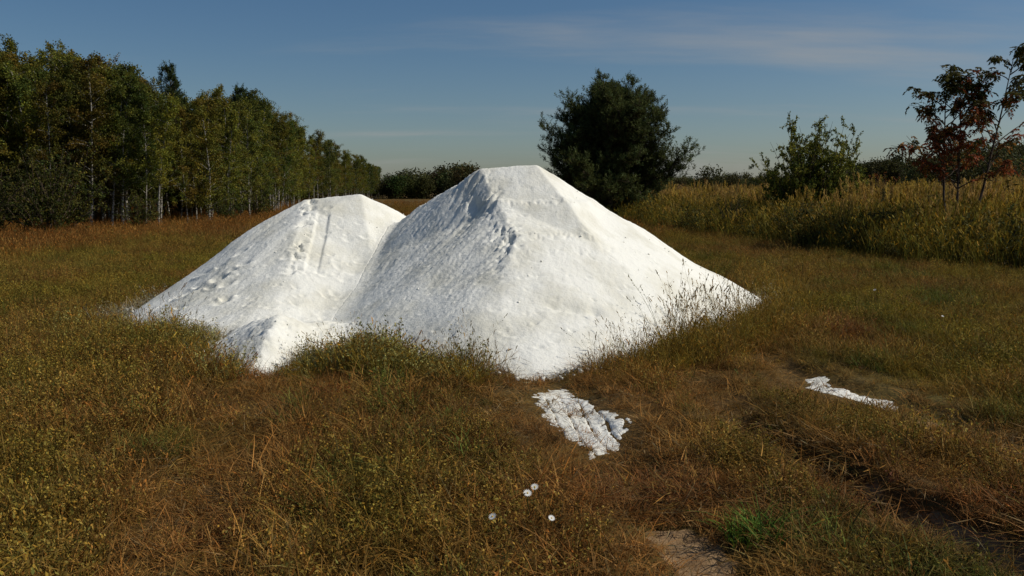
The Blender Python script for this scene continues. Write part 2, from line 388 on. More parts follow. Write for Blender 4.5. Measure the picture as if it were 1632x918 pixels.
def make_right():
    X, Y, Z = tin_grid(pr, er, np.arange(-3.1, 4.9, STEP), np.arange(7.1, 15.9, STEP))
    base = Z.copy()
    Z2 = blur(Z, 9); Zs = blur(Z, 15); Z = blur(Z, 1); lo_ = sstep(1.15, .55, Z2); Z = Z * (1 - lo_) + Zs * lo_
    ridge, rs, rr = polyd(X, Y, [p[:2] for p in (pr[0], pr[4], pr[5], pr[6], pr[7])])
    flank = sstep(.05, -.25, X - np.interp(Y, [7.5, 8.55, 9.2, 10.1, 10.8, 11.5, 15], [-.8, -.45, -.11, .07, -.17, -.43, -.4]))
    # rounding and large swells
    Z = Z + .03 * fbm(X * .8, Y * .8, 2) * sstep(0, .5, Z) * sstep(2.0, 1.6, Z) + .007 * fbm(X * 2.6, Y * 2.6, 3)
    # raked, crumbling left flank: runnels that follow the fall line, clods between
    ax = (X * .82 + Y * .57); ac = (-X * .57 + Y * .82)
    wob = .25 * fbm(X * 1.2, Y * 1.2, 2)
    run = fbm(ac * 5.5 + wob * 3, ax * .9, 4, .55)
    clod = fbm(X * 29, Y * 29, 3, .6)
    up = .35 + .65 * sstep(.15, 1.4, Z2)
    Z = Z + flank * (.023 * run * up + .0052 * clod * (.5 + up) + .010 * np.maximum(clod - .55, 0) - .035 * np.maximum(run - .5, 0))
    # broken blocks along the ridge
    blk = fbm(ac * 9 + 3, ax * 5 + .6 * fbm(X * 6, Y * 6, 2), 3, .6)
    spot = np.exp(-((rr - .35) / .25) ** 2) + .9 * np.exp(-((rr - 1.45) / .28) ** 2) + .25
    near = np.exp(-((rs - .10) / .15) ** 2) * sstep(8.9, 9.8, Y) * np.clip(spot, 0, 1)
    Z = Z - near * (.05 * sstep(.08, .15, blk) + .035 * sstep(.3, .36, blk)) + near * .006 * clod
    # excavator bench and scraped teeth across the front face
    face = 1 - flank
    hi = Z2 + .012 * fbm(X * 2, Y * 2, 2)
    Z = Z + face * .045 * sstep(.0, .10, 1.60 - hi) * sstep(.30, .12, 1.60 - hi) * sstep(1.3, .9, X)
    teeth = np.maximum(0, fbm(X * 17, Y * 5, 3) - .05) * 1.3
    for zc, wz, am, xr in ((1.50, .03, .035, 1.0), (1.13, .05, .017, 1.4), (.98, .04, .014, 1.5), (1.72, .02, .012, .8)):
        Z = Z - face * am * teeth * np.exp(-((hi - zc - .03 * fbm(X * 1.5, Y * .3, 2)) / wz) ** 2) * sstep(xr, xr - .4, X)
    Z = Z + face * (.0045 * fbm(X * 7, Y * 5, 4) + .0025 * fbm(X * 24, Y * 24, 2)) * sstep(2.9, 1.2, X) + face * .002 * fbm(X * 9, Y * 9, 3)
    dents(Z, X, Y, 110, (.015, .035), (.006, .018), lambda a, b: 8.2 < b < 11 and -.1 < a < 2.2 and a < .4 + (b - 7.6), 11)
    dents(Z, X, Y, 80, (.015, .035), (.006, .018), lambda a, b: 8.2 < b < 12.2 and -2 < a < 0, 12)
    x_, y_ = p2w(915, 492, .45)[:2]
    for ox, oy, rx_, dp in ((0, 0, .16, .05), (.22, .05, .08, .05), (-.2, -.05, .1, .03)):
        Z = Z - dp * np.exp(-(((X - x_ - ox) / rx_) ** 2 + ((Y - y_ - oy) / .07) ** 2))
    Z = Z + .0018 * fbm(X * 30, Y * 30, 2)
    return X, Y, Z
# left, lower pile
pl = [(-3.03, 12.5, 1.575), (-2.2, 12.5, 1.65), (-2.2, 13.1, 1.58), (-2.9, 13.0, 1.53),        # 0-3
      (-2.98, 11.9, 1.3), (-2.87, 10.9, .70), (-2.97, 10.15, .32),                              # 4-6 ridge
      (-3.73, 12.2, 1.16), (-4.54, 11.9, .6), (-4.91, 11.6, .29),                              # 7-9 left shoulder
      (-1.83, 12.7, 1.46), (-1.5, 13.0, 1.25), (-1.85, 11.4, .72), (-2.0, 10.5, .12), (-3.9, 10.7, .36)]       # 10-14
bl = [(-2.4, 9.75), (-3.1, 9.5), (-4.0, 9.85), (-4.75, 10.5), (-5.25, 11.35), (-5.2, 12.2), (-4.5, 13.5), (-3.1, 14.7), (-1.6, 14.7), (-.6, 13.8), (-.7, 12.0), (-1.6, 10.3)]
m0 = len(pl); pl += [(x, y, 0) for x, y in bl]; m1 = len(pl); pl += skirt(bl, -3, 12)
el = chain([0, 4, 5, 6, m0 + 1]) + chain([0, 7, 8, 9, m0 + 4]) + chain([1, 10, 11]) + [(0, 1), (1, 2), (2, 3), (3, 0)] + chain(list(range(m0, m1)) + [m0])
def make_left():
    X, Y, Z = tin_grid(pl, el, np.arange(-6.2, -.1, STEP), np.arange(8.9, 15.4, STEP))
    base = Z.copy(); Z2 = blur(Z, 9); Zs = blur(Z, 13); Z = blur(Z, 1); lo_ = sstep(1.0, .5, Z2); Z = Z * (1 - lo_) + Zs * lo_
    ridge, rs, rr = polyd(X, Y, [p[:2] for p in (pl[0], pl[4], pl[5], pl[6])])
    flank = sstep(.03, -.2, X - np.interp(Y, [9.4, 10.15, 10.9, 11.9, 12.5, 15], [-3.1, -2.97, -2.87, -2.98, -3.03, -3.0]))
    Z = Z + .03 * fbm(X * .9, Y * .9, 2) * sstep(0, .5, Z) * sstep(1.65, 1.3, Z) + .007 * fbm(X * 2.6, Y * 2.6, 3)
    ax = (X * .75 + Y * .66); ac = (-X * .66 + Y * .75)
    run = fbm(ac * 4.5, ax * .8, 4, .55); clod = fbm(X * 29, Y * 29, 3, .6)
    Z = Z + flank * (.013 * run + .0034 * clod - .025 * np.maximum(run - .5, 0) + .008 * np.maximum(clod - .5, 0))
    blk = fbm(X * 5, Y * 7, 3, .6); near = np.exp(-((rs + .08) / .10) ** 2)
    Z = Z - near * .05 * sstep(.1, .4, blk) * sstep(.5, .8, Z2)
    face = 1 - flank
    Z = Z + face * (.004 * fbm(X * 6, Y * 5, 4) + .002 * fbm(X * 24, Y * 24, 2))
    # shovel cut down the front face
    cutx = X + 2.63 + .06 * (Y - 11.5); cut = sstep(.10, .07, np.abs(cutx)) * sstep(10.9, 11.1, Y) * sstep(12.15, 12.05, Y)
    Z = Z - .03 * cut
    dents(Z, X, Y, 26, (.02, .04), (.008, .022), lambda a, b: 11.6 < b < 12.6 and -2.9 < a < -2.0, 21)
    dents(Z, X, Y, 60, (.02, .05), (.008, .022), lambda a, b: 9.6 < b < 11.4 and -3.0 < a < -2.0, 22)
    dents(Z, X, Y, 16, (.05, .09), (.02, .045), lambda a, b: 10.4 < b < 11.6 and -4.3 < a < -3.5, 23, 1.2)
    dents(Z, X, Y, 60, (.015, .03), (.006, .014), lambda a, b: 9.8 < b < 12.2 and -4.8 < a < -2.9, 24)
    Z = Z + .0018 * fbm(X * 30, Y * 30, 2)
    return X, Y, Z
def make_heap():
    X, Y = np.meshgrid(np.arange(-3.5, -1.2, STEP), np.arange(7.5, 10.7, STEP))
    P = [(-2.49, 8.95, .40), (-2.48, 8.4, .21), (-2.44, 7.9, 0), (-2.95, 8.5, .0), (-3.25, 9.1, .04), (-3.15, 9.7, .14), (-2.05, 8.5, 0), (-1.75, 9.2, .05), (-1.75, 9.9, .12), (-2.4, 9.7, .2), (-2.35, 10.5, .1),
         (-2.4, 7.45, -.2), (-3.5, 8.3, -.2), (-3.6, 10.2, -.2), (-1.6, 8.2, -.2), (-1.2, 9.6, -.2), (-1.3, 10.6, -.2), (-3.3, 10.7, -.2)]
    X, Y, Z = tin_grid(P, [(0, 1), (1, 2), (0, 9)], np.arange(-3.6, -1.2, STEP), np.arange(7.45, 10.7, STEP))
    Z = blur(Z, 2)
    Z = Z + .02 * fbm(X * 3, Y * 3, 3) + .008 * fbm(X * 15, Y * 15, 4, .6) - .03 * np.maximum(fbm(X * 8 + Y * 3, Y * 9, 3) - .35, 0) + .004 * fbm(X * 30, Y * 30, 2)
    return X, Y, Z
PILES = []
raw = {fn: fn() for fn in (make_right, make_left, make_heap)}
def sample(g, x, y):
    X, Y, Z = g; u = (x - X[0, 0]) / STEP; v = (y - Y[0, 0]) / STEP; i = np.floor(u).astype(int); j = np.floor(v).astype(int); out = np.full(x.shape, -9.0)
    m = (i >= 0) & (j >= 0) & (i < X.shape[1] - 1) & (j < X.shape[0] - 1); i, j, fu, fv = i[m], j[m], (u - i)[m], (v - j)[m]
    out[m] = (Z[j, i] * (1 - fu) + Z[j, i + 1] * fu) * (1 - fv) + (Z[j + 1, i] * (1 - fu) + Z[j + 1, i + 1] * fu) * fv
    return out
def slumped(fn):
    # loose powder fills the crease where two heaps meet
    X, Y, Z = raw[fn]; add = np.zeros(Z.shape)
    for other in raw:
        if other is not fn:
            k = .10 if make_heap in (fn, other) else .26
            zo = sample(raw[other], X, Y); h = np.clip(k - np.abs(Z - zo), 0, k); add = np.maximum(add, h * h / (4 * k) * sstep(-.05, .1, Z))
    return X, Y, Z + add
for fn, label in ((make_right, 'tall white powder pile with flat top, the right and larger of the two'),
                  (make_left, 'lower white powder pile with footprints on its slope, left of the tall one'),
                  (make_heap, 'small knee-high heap of white powder at the foot of the left pile')):
    X, Y, Z = slumped(fn); ny_, nx_ = X.shape
    PILES.append((X[0, 0], Y[0, 0], nx_, ny_, Z))
    Q = grid_quads(nx_, ny_); keep = (Z.ravel()[Q].max(1) > -.14); Q = Q[keep]
    used = np.unique(Q); remap = np.zeros(nx_ * ny_, int); remap[used] = np.arange(len(used))
    me = np_mesh('chalk_pile', np.stack([X, Y, Z], -1).reshape(-1, 3)[used], remap[Q], smooth=True)
    obj('chalk_pile' if fn is not make_heap else 'chalk_heap', me, M_chalk, label=label, category='pile')
def pile_h(x, y):
    h = np.full(np.shape(x), -1.0)
    for x0, y0, nx_, ny_, Z in PILES:
        i = np.floor((x - x0) / STEP).astype(int); j = np.floor((y - y0) / STEP).astype(int)
        m = (i >= 0) & (j >= 0) & (i < nx_) & (j < ny_)
        h[m] = np.maximum(h[m], Z[j[m], i[m]])
    return h

# white powder spilled in the wheel tracks, with tread prints
def inside(x, y, poly):
    r = np.zeros(np.shape(x), bool); j = len(poly) - 1
    for i in range(len(poly)):
        xi, yi = poly[i]; xj, yj = poly[j]
        c = ((yi > y) != (yj > y)) & (x < (xj - xi) * (y - yi) / (yj - yi + 1e-12) + xi); r ^= c; j = i
    return r
SPILL = []
def spill(px, label, T, grooves):
    poly = [tuple(p2w(a, b)[:2]) for a, b in px]; P = np.array(poly)
    xs = np.arange(P[:, 0].min() - .15, P[:, 0].max() + .15, .010); ys = np.arange(P[:, 1].min() - .15, P[:, 1].max() + .15, .010)
    X, Y = np.meshgrid(xs, ys)
    d, _, _ = polyd(X, Y, poly + [poly[0]]); sd = np.where(inside(X, Y, poly), d, -d)
    th = sd + .035 * fbm(X * 7, Y * 7, 4)
    th = th + .02 * fbm(X * 22, Y * 22, 3)
    Z = ground_z(X, Y) - .03 + .038 * sstep(-.06, .10, th + .05 * fbm(X * 4 + 9, Y * 4, 3)) + .002 * fbm(X * 14, Y * 14, 3) - .009 * sstep(.35, .8, fbm(X * 5 + 7, Y * 5, 4)) + .003
    dd, ss, run = polyd(X, Y, T)
    if grooves:
        u = ss / .12 + .3 * np.sin(run * 2.2) + .25 * fbm(X * 1.5, Y * 1.5, 2)
        Z = Z - .013 * sstep(.93, .985, np.cos(2 * np.pi * u) * .5 + .5 + .05 * fbm(X * 9, Y * 9, 2)) * sstep(.2, .6, run - run[sd > 0].min())
        Z = Z - .008 * sstep(.35, .7, fbm(X * 8 + Y * 5, Y * 10, 3)) * sstep(.9, .4, run - run[sd > 0].min())
    else:
        Z = Z - .008 * sstep(.35, .7, fbm(X * 7, Y * 10, 3))
    Q = grid_quads(len(xs), len(ys)); keep = th.ravel()[Q].max(1) > -.06; Q = Q[keep]
    used = np.unique(Q); rm = np.zeros(X.size, int); rm[used] = np.arange(len(used))
    obj('powder_spill', np_mesh('powder_spill', np.stack([X, Y, Z], -1).reshape(-1, 3)[used], rm[Q], smooth=True), M_chalk, label=label, category='spill', group='white powder spilled in the wheel tracks')
    SPILL.append(poly)
spill([(846, 622), (880, 610), (912, 616), (966, 654), (1014, 674), (994, 712), (938, 724), (900, 690), (856, 660)], 'white powder spill with tyre tread prints in front of the tall pile', T2, True)
spill([(1276, 594), (1306, 594), (1340, 609), (1380, 621), (1438, 629), (1436, 647), (1380, 641), (1325, 633), (1282, 620)], 'narrow white powder spill in the rut to the right of the piles', T4, False)

# ------------------------------------------------------------------ grass and herbs (stuff)
def cvar(n, lo=.6, hi=1.35, hue=.12):
    b = rng.uniform(lo * .7, hi * 1.12, (n, 1)) ** 1.15; h = rng.normal(0, hue, (n, 1))
    return np.clip(b * np.concatenate([1 + h, np.ones((n, 1)), 1 - h], 1), .1, 2)
def disc(n, r):
    a = rng.uniform(0, 2 * np.pi, n); q = r * np.sqrt(rng.uniform(0, 1, n)); return np.stack([q * np.cos(a), q * np.sin(a), np.zeros(n)], -1)
def U(a, b, n): return rng.uniform(a, b, n)
def seed_heads(g, P, col, ln, wd, k=3):
    tip = P[:, -1]; ax = unit(P[:, -1] - P[:, -2])
    for i in range(k):
        n = len(tip); o = tip + ax * (i - k * .5) * ln * .55; sd = unit(np.cross(ax, rdir(n)))
        g.leaves(o, unit(ax + .35 * rdir(n)), sd, ln * U(.7, 1.2, n), wd, col)
def t_mat():
    g = Geo(); n = 40
    g.blades(disc(n, .16), U(.05, .17, n), U(0, 6.28, n), U(.3, 1.7, n), U(-.2, .8, n), U(.0042, .0082, n), cvar(n))
    return g
def t_stalk():
    g = Geo(); n = 24
    c = cvar(n); P = g.blades(disc(n, .14), U(.08, .25, n), U(0, 6.28, n), U(.02, .55, n), U(0, .4, n), U(.0034, .006, n), c)
    k = rng.random(n) < .4; seed_heads(g, P[k], c[k] * [1.15, .95, .8], .022, .008)
    return g
def t_green():
    g = Geo(); n = 46
    g.blades(disc(n, .12), U(.08, .24, n), U(0, 6.28, n), U(.1, .7, n), U(.1, .8, n), U(.0045, .0085, n), cvar(n))
    return g
def t_weed():
    g = Geo(); n = 13
    P = g.blades(disc(n, .13), U(.1, .27, n), U(0, 6.28, n), U(.02, .35, n), U(0, .2, n), U(.002, .003, n), cvar(n, .5, .9))
    m = n * 15; i = rng.integers(0, n, m); t = rng.uniform(.25, 1.0, m) * 3; a = np.minimum(t.astype(int), 2); f = (t - a)[:, None]
    c = P[i, a] * (1 - f) + P[i, a + 1] * f + rng.normal(0, .009, (m, 3))
    ax = rdir(m); g.leaves(c, ax, unit(np.cross(ax, rdir(m))), U(.012, .021, m), U(.006, .010, m), cvar(m, .6, 1.5))
    n = 16; g.blades(disc(n, .14), U(.06, .16, n), U(0, 6.28, n), U(.3, 1.2, n), U(0, .6, n), U(.003, .004, n), cvar(n, .5, 1.0))
    return g
def t_tall():
    g = Geo(); n = 6
    c = cvar(n, .6, 1.0); P = g.blades(disc(n, .16), U(.36, .72, n), U(0, 6.28, n), U(.0, .28, n), U(0, .22, n), U(.0028, .004, n), c, 4)
    seed_heads(g, P, c * [1.1, .95, .8], .035, .010, 3)
    for i in range(n):     # side twigs with small heads
        m = 5; t = U(.45, .9, m) * 4; a = np.minimum(t.astype(int), 3); f = (t - a)[:, None]
        b = P[i, a] * (1 - f) + P[i, a + 1] * f
        Pt = g.blades(b, U(.04, .11, m), U(0, 6.28, m), U(.3, .9, m), U(0, .2, m), U(.002, .0026, m), np.repeat(c[i:i + 1], m, 0), 2)
        seed_heads(g, Pt, c[i] * [1.1, .9, .75], .016, .008, 1)
    n = 14; g.blades(disc(n, .16), U(.15, .34, n), U(0, 6.28, n), U(.1, .5, n), U(.1, .5, n), U(.003, .005, n), cvar(n))
    return g
def t_russet():
    g = Geo(); n = 40
    c = cvar(n); P = g.blades(disc(n, .24), U(.22, .5, n), U(0, 6.28, n), U(.02, .35, n), U(.0, .35, n), U(.004, .007, n), c)
    k = rng.random(n) < .6; seed_heads(g, P[k], c[k] * [1.2, .95, .8], .05, .014, 2)
    return g
def t_reed():
    g = Geo(); n = 42
    g.blades(disc(n, .38), U(.6, 1.15, n), U(0, 6.28, n), U(.02, .3, n), U(.05, .4, n), U(.006, .010, n), cvar(n) * [.75, .82, .6], 4)
    n = 9; c = cvar(n, .8, 1.2, .06) * [1.8, 1.65, 1.8]
    P = g.blades(disc(n, .35), U(1.1, 1.5, n), U(0, 6.28, n), U(.0, .14, n), U(0, .14, n), U(.005, .007, n), c * .8, 4)
    for j in range(n):
        m = 34; t = U(.80, 1.03, m)[:, None]; a = P[j, -2]; b = P[j, -1]; s = (t - .75) * 4
        o = a * (1 - s) + b * s + rng.normal(0, .014, (m, 3)); ax = unit((b - a)[None] * 3 + .4 * rdir(m)); g.leaves(o, ax, unit(np.cross(ax, rdir(m))), U(.06, .10, m), .02, c[j] * U(.75, 1.15, (m, 1)))
    return g
def t_herb():
    g = Geo(); n = 7
    P = g.blades(disc(n, .26), U(.5, 1.05, n), U(0, 6.28, n), U(.02, .35, n), U(0, .3, n), U(.007, .010, n), cvar(n, .6, .9), 4)
    m = n * 22; i = rng.integers(0, n, m); t = rng.uniform(.2, 1.0, m) * 4; a = np.minimum(t.astype(int), 3); f = (t - a)[:, None]
    c = P[i, a] * (1 - f) + P[i, a + 1] * f; ax = unit(rdir(m) * [1, 1, .5] + [0, 0, .1]); L_ = U(.06, .13, m)
    g.leaves(c + ax * L_[:, None] * .5, ax, unit(np.cross(ax, [0, 0, 1.0] + .5 * rdir(m))), L_, L_ * .38, cvar(m, .6, 1.4))
    n = 20; g.blades(disc(n, .3), U(.3, .7, n), U(0, 6.28, n), U(.1, .5, n), U(.1, .6, n), U(.006, .010, n), cvar(n, .6, 1.2))
    return g
def t_straw():
    g = Geo(); n = 26; L_ = U(.07, .26, n); a = U(0, 6.28, n)
    b = disc(n, .2); b[:, 2] = U(.004, .05, n)
    D = np.stack([np.cos(a), np.sin(a), rng.normal(0, .12, n)], -1); S = np.stack([-np.sin(a), np.cos(a), rng.normal(0, .3, n)], -1)
    k = b + D * L_[:, None] * .5; k[:, 2] += U(0, .03, n)
    g.leaves((b + k) / 2, unit(k - b), S, L_ * .5, U(.003, .006, n), cvar(n, .6, 1.4)); e = k + unit(D + .35 * rdir(n)) * L_[:, None] * .5
    g.leaves((e + k) / 2, unit(e - k), S, L_ * .55, U(.003, .005, n), cvar(n, .6, 1.4))
    return g
def t_broad():
    g = Geo(); n = 11; a = U(0, 6.28, n); L_ = U(.05, .12, n); el = U(.15, .9, n)
    ax = unit(np.stack([np.cos(a), np.sin(a), el], -1)); sd = np.stack([-np.sin(a), np.cos(a), rng.normal(0, .25, n)], -1)
    g.leaves(ax * L_[:, None] * .5 + disc(n, .03), ax, unit(sd), L_, L_ * U(.28, .42, n), cvar(n))
    return g
SRC = {}
def sources(kind, fn, n):
    col = bpy.data.collections.new('source_' + kind)
    for i in range(n):
        me = fn().mesh(f'{kind}_{i}'); me.materials.append({'far': M_far, 'crumb': M_chalk}.get(kind, M_grass))
        o = bpy.data.objects.new(f'{kind}_{i}', me); col.objects.link(o)
    SRC[kind] = (col, n)
for k, f, n in (('mat', t_mat, 5), ('broad', t_broad, 5), ('straw', t_straw, 6), ('stalk', t_stalk, 5), ('green', t_green, 4), ('weed', t_weed, 5), ('tall', t_tall, 5), ('russet', t_russet, 4), ('reed', t_reed, 5), ('herb', t_herb, 5)):
    sources(k, f, n)
def scatter(name, kind, P, scl, tint, label, cat, tilt=.12):
    col, n = SRC[kind]; N = len(P)
    me = bpy.data.meshes.new(name); me.vertices.add(N); me.vertices.foreach_set('co', np.asarray(P, np.float32).ravel())
    def at(nm, ty, pr_, v):
        a = me.attributes.new(nm, ty, 'POINT'); a.data.foreach_set(pr_, v.ravel())
    rot = np.stack([rng.normal(0, tilt, N), rng.normal(0, tilt, N), rng.uniform(0, 6.283, N)], -1).astype(np.float32)
    at('rot', 'FLOAT_VECTOR', 'vector', rot); s = np.asarray(scl, np.float32)
    at('scl', 'FLOAT_VECTOR', 'vector', (np.stack([s, s, s], -1) if s.ndim == 1 else s))
    at('pick', 'INT', 'value', rng.integers(0, n, N).astype(np.int32))
    t4 = np.ones((N, 4), np.float32); t4[:, :3] = tint; at('tint', 'FLOAT_COLOR', 'color', t4)
    ng = bpy.data.node_groups.new(name, 'GeometryNodeTree')
    ng.interface.new_socket('Geometry', in_out='INPUT', socket_type='NodeSocketGeometry'); ng.interface.new_socket('Geometry', in_out='OUTPUT', socket_type='NodeSocketGeometry')
    N_ = ng.nodes.new; L = ng.links.new
    gi, go = N_('NodeGroupInput'), N_('NodeGroupOutput'); ip = N_('GeometryNodeInstanceOnPoints'); ci = N_('GeometryNodeCollectionInfo')
    ci.inputs['Collection'].default_value = col; ci.inputs['Separate Children'].default_value = True; ci.inputs['Reset Children'].default_value = True
    def na(nm, ty):
        a = N_('GeometryNodeInputNamedAttribute'); a.data_type = ty; a.inputs['Name'].default_value = nm; return a.outputs['Attribute']
    e2r = N_('FunctionNodeEulerToRotation'); L(na('rot', 'FLOAT_VECTOR'), e2r.inputs[0])
    L(gi.outputs[0], ip.inputs['Points']); L(ci.outputs[0], ip.inputs['Instance']); ip.inputs['Pick Instance'].default_value = True
    L(na('pick', 'INT'), ip.inputs['Instance Index']); L(e2r.outputs[0], ip.inputs['Rotation']); L(na('scl', 'FLOAT_VECTOR'), ip.inputs['Scale'])
    L(ip.outputs[0], go.inputs[0])
    o = bpy.data.objects.new(name, me); C.objects.link(o); md = o.modifiers.new('scatter', 'NODES'); md.node_group = ng
    o['kind'] = 'stuff'; o['label'] = label; o['category'] = cat
    return o
def jitter(x0, x1, y0, y1, dens):
    n = int((x1 - x0) * (y1 - y0) * dens); return rng.uniform(x0, x1, n), rng.uniform(y0, y1, n)
def frustum(y0, y1, dens, margin=1.6, lim=.64):
    X = lim * y1 + margin; x, y = jitter(-X, X, y0, y1, dens); m = np.abs(x) < lim * y + margin; return x[m], y[m]
def bare(x, y, sp=.95):
    """1 where nothing grows: powder, sand, rut floors"""
    b = np.zeros(x.shape); near = (np.abs(x) < 14) & (y < 17)
    b[pile_h(x, y) > ground_z(x, y) - .02] = 1
    for p in SPILL:
        b[inside(x, y, p)] = sp; b[near] = np.maximum(b[near], .5 * sp * sstep(.12, .02, polyd(x[near], y[near], p + [p[0]])[0]))
    b[near] = np.maximum(b[near], sand_mask(x, y)[near] * 1.3)
    xs, ys = x[near], y[near]
    d, s, r = polyd(xs, ys, T3); b[near] = np.maximum(b[near], .8 * np.exp(-(d / .17) ** 4) * sstep(8.0, 6.3, ys))
    d, s, r = polyd(xs, ys, T4); b[near] = np.maximum(b[near], .8 * np.exp(-(d / .17) ** 4))
    return b
def trackness(x, y):
    t = np.zeros(x.shape); near = (np.abs(x) < 14) & (y < 17); xs, ys = x[near], y[near]
    for T, wd, k in ((T1, .55, .9), (T2, .7, 1), (T3, .42, .9), (T4, .3, .8)):
        d, s, r = polyd(xs, ys, T); t[near] = np.maximum(t[near], k * np.exp(-(d / wd) ** 2))
    return t
BROWN = np.array([.265, .152, .038]); RUSSET = np.array([.240, .122, .032]); OLIVE = np.array([.235, .172, .024]); YGREEN = np.array([.210, .168, .026])
GREEN = np.array([.080, .100, .018]); STRAW = np.array([.36, .25, .13]); GREY = np.array([.30, .28, .22])
def mixc_(a, b, t): return a * (1 - t[..., None]) + b * t[..., None]
def field_tint(x, y):
    n1 = fbm(x * .22 + 5, y * .22, 3); n2 = fbm(x * .9, y * .9 + 8, 3); tk = trackness(x, y)
    c = mixc_(np.broadcast_to(OLIVE, x.shape + (3,)), BROWN, np.clip(.5 + n1 * .9 + n2 * .5 + tk * .9, 0, 1))
    c = mixc_(c, np.array([.27, .128, .036]), np.clip(tk * .8 + .55 * np.exp(-((x - .3) / 1.9) ** 2) * (y < 8.5), 0, .75))
    c = mixc_(c, YGREEN, np.clip(-.15 - n1 * .8 + n2 * .6, 0, .8) * (1 - tk))
    c = mixc_(c, GREEN, np.clip(fbm(x * .7 + 31, y * .7, 3) * 1.5 - .35, 0, .85) * (1 - .7 * tk))
    rp = np.clip(fbm(x * .55 + 60, y * .55 + 9, 3) * 1.6 - .3, 0, .8); c = mixc_(c, np.array([.25, .105, .035]), rp * (y < 20))
    c = c * (1 - .28 * np.clip(fbm(x * .8 - 20, y * .8, 3) * 1.6 - .1, 0, 1))[..., None]
    far = sstep(15, 32, y); c = mixc_(c, RUSSET * .9, far * np.clip(.5 + n1 * .6, 0, .85))
    ph = pile_h(x + .35, y) > 0; dust = np.maximum(ph * (x < -3.5) * sstep(9.5, 10.8, y) * .75, .6 * near_pile(x, y, .22) * (rng.random(x.shape) < .6))
    c = mixc_(c, np.array([.42, .40, .33]), dust)
    return c * (rng.uniform(.6, 1.35, x.shape) * (1 + .35 * fbm(x * 2.3, y * 2.3 + 4, 2)))[:, None]
def near_pile(x, y, r=.6):
    h = np.zeros(x.shape, bool)
    for ox, oy in ((0, r), (r * .7, r * .7), (-r * .7, r * .7), (0, r * .5), (r, 0), (-r, 0)): h |= pile_h(x + ox, y + oy) > 0
    return h
def low(x, y):
    """grass is crushed short along the wheel tracks and around the spilled powder"""
    k = np.ones(x.shape); near = (np.abs(x) < 14) & (y < 17); xs, ys = x[near], y[near]; v = k[near]
    for p in SPILL:
        d, s_, r_ = polyd(xs, ys, p + [p[0]]); v = np.minimum(v, .16 + .84 * sstep(.2, .8, d))
    for T, wd in ((T1, .3), (T2, .42), (T3, .34), (T4, .3)):
        d, s_, r_ = polyd(xs, ys, T); v = np.minimum(v, .5 + .5 * sstep(wd * .7, wd * 1.5, d))
    k[near] = v; return k
def near_spill(x, y):
    r = np.zeros(x.shape, bool); m = (np.abs(x) < 14) & (y < 17)
    for p in SPILL: r[m] |= polyd(x[m], y[m], p + [p[0]])[0] < .45
    return r
def lay(kind, name, label, parts, scale, tilt=.12, tintf=field_tint, prob=None, cat='grass', lowmin=0.0, farsc=True):
    xs, ys = [], []
    for a in parts: x, y = frustum(*a); xs.append(x); ys.append(y)
    x = np.concatenate(xs); y = np.concatenate(ys)
    keep = rng.random(x.shape) > bare(x, y, .55 if kind == 'straw' else .93 if kind == 'mat' else .97)
    if prob is not None: keep &= rng.random(x.shape) < prob(x, y)
    x, y = x[keep], y[keep]
    P = np.stack([x, y, ground_z(x, y) - .006], -1)
    far = 1 + .9 * sstep(12, 60, y) * farsc
    return scatter(name, kind, P, scale(x, y) * far * np.maximum(low(x, y), np.where(near_spill(x, y), lowmin * .85, lowmin)) * (1 + .42 * fbm(x * 1.9 + 3, y * 1.9, 3)) * rng.uniform(.7, 1.3, x.shape), tintf(x, y), label, cat, tilt)
mown = lambda x, y: ((x < edge_r(y) + .4) & (x > edge_l(y) - 1.5)) * 1.0
lay('mat', 'dry_grass', 'matted short dry brown grass covering the field', [(2.2, 6, 150), (6, 10, 95), (10, 18, 42), (18, 34, 15)], lambda x, y: np.full(x.shape, 1.0), .25, prob=mown, lowmin=.72)
lay('straw', 'straw_litter', 'fallen brown straw lying over the crushed wheel tracks and field', [(2.2, 6, 60), (6, 11, 36)], lambda x, y: np.full(x.shape, 1.0), .1,
    tintf=lambda x, y: mixc_((BROWN * .9)[None].repeat(len(x), 0), STRAW * .7, (rng.random(x.shape) < .3) * .6) * rng.uniform(.55, 1.2, x.shape)[:, None], prob=lambda x, y: .3 + .7 * trackness(x, y), lowmin=1.0)
lay('stalk', 'stalk_grass', 'short upright brown and olive grass stalks across the field', [(2.2, 6, 62), (6, 10, 54), (10, 18, 36), (18, 34, 18), (34, 90, 3.0)], lambda x, y: .88 + .25 * fbm(x * .5, y * .5, 2), .16,
    prob=lambda x, y: mown(x, y) * (1 - .8 * trackness(x, y)))
lay('weed', 'field_weeds', 'low yellow-green speckled weeds mixed through the grass', [(2.2, 6, 60), (6, 10, 45), (10, 18, 24), (18, 30, 7)], lambda x, y: np.full(x.shape, 1.0), .12,
    tintf=lambda x, y: field_tint(x, y) * .55 + (YGREEN * .55)[None] * rng.uniform(.6, 1.3, x.shape)[:, None],
    prob=lambda x, y: mown(x, y) * np.clip(.5 + .9 * fbm(x * .3 + 5, y * .3, 3) + .45 * sstep(-.8, -2.5, x) - .1, .05, 1) * (1 - .85 * trackness(x, y)))
lay('green', 'green_grass', 'scattered green grass blades among the dry stalks', [(2.2, 6, 34), (6, 10, 26), (10, 18, 14), (18, 30, 5)], lambda x, y: np.full(x.shape, .9), .12,
    tintf=lambda x, y: (GREEN * 1.1)[None] * rng.uniform(.6, 1.5, x.shape)[:, None] + field_tint(x, y) * .2,
    prob=lambda x, y: mown(x, y) * np.clip(.15 + 1.3 * fbm(x * .7 + 31, y * .7, 3), .04, 1) * (1 - .6 * trackness(x, y)))
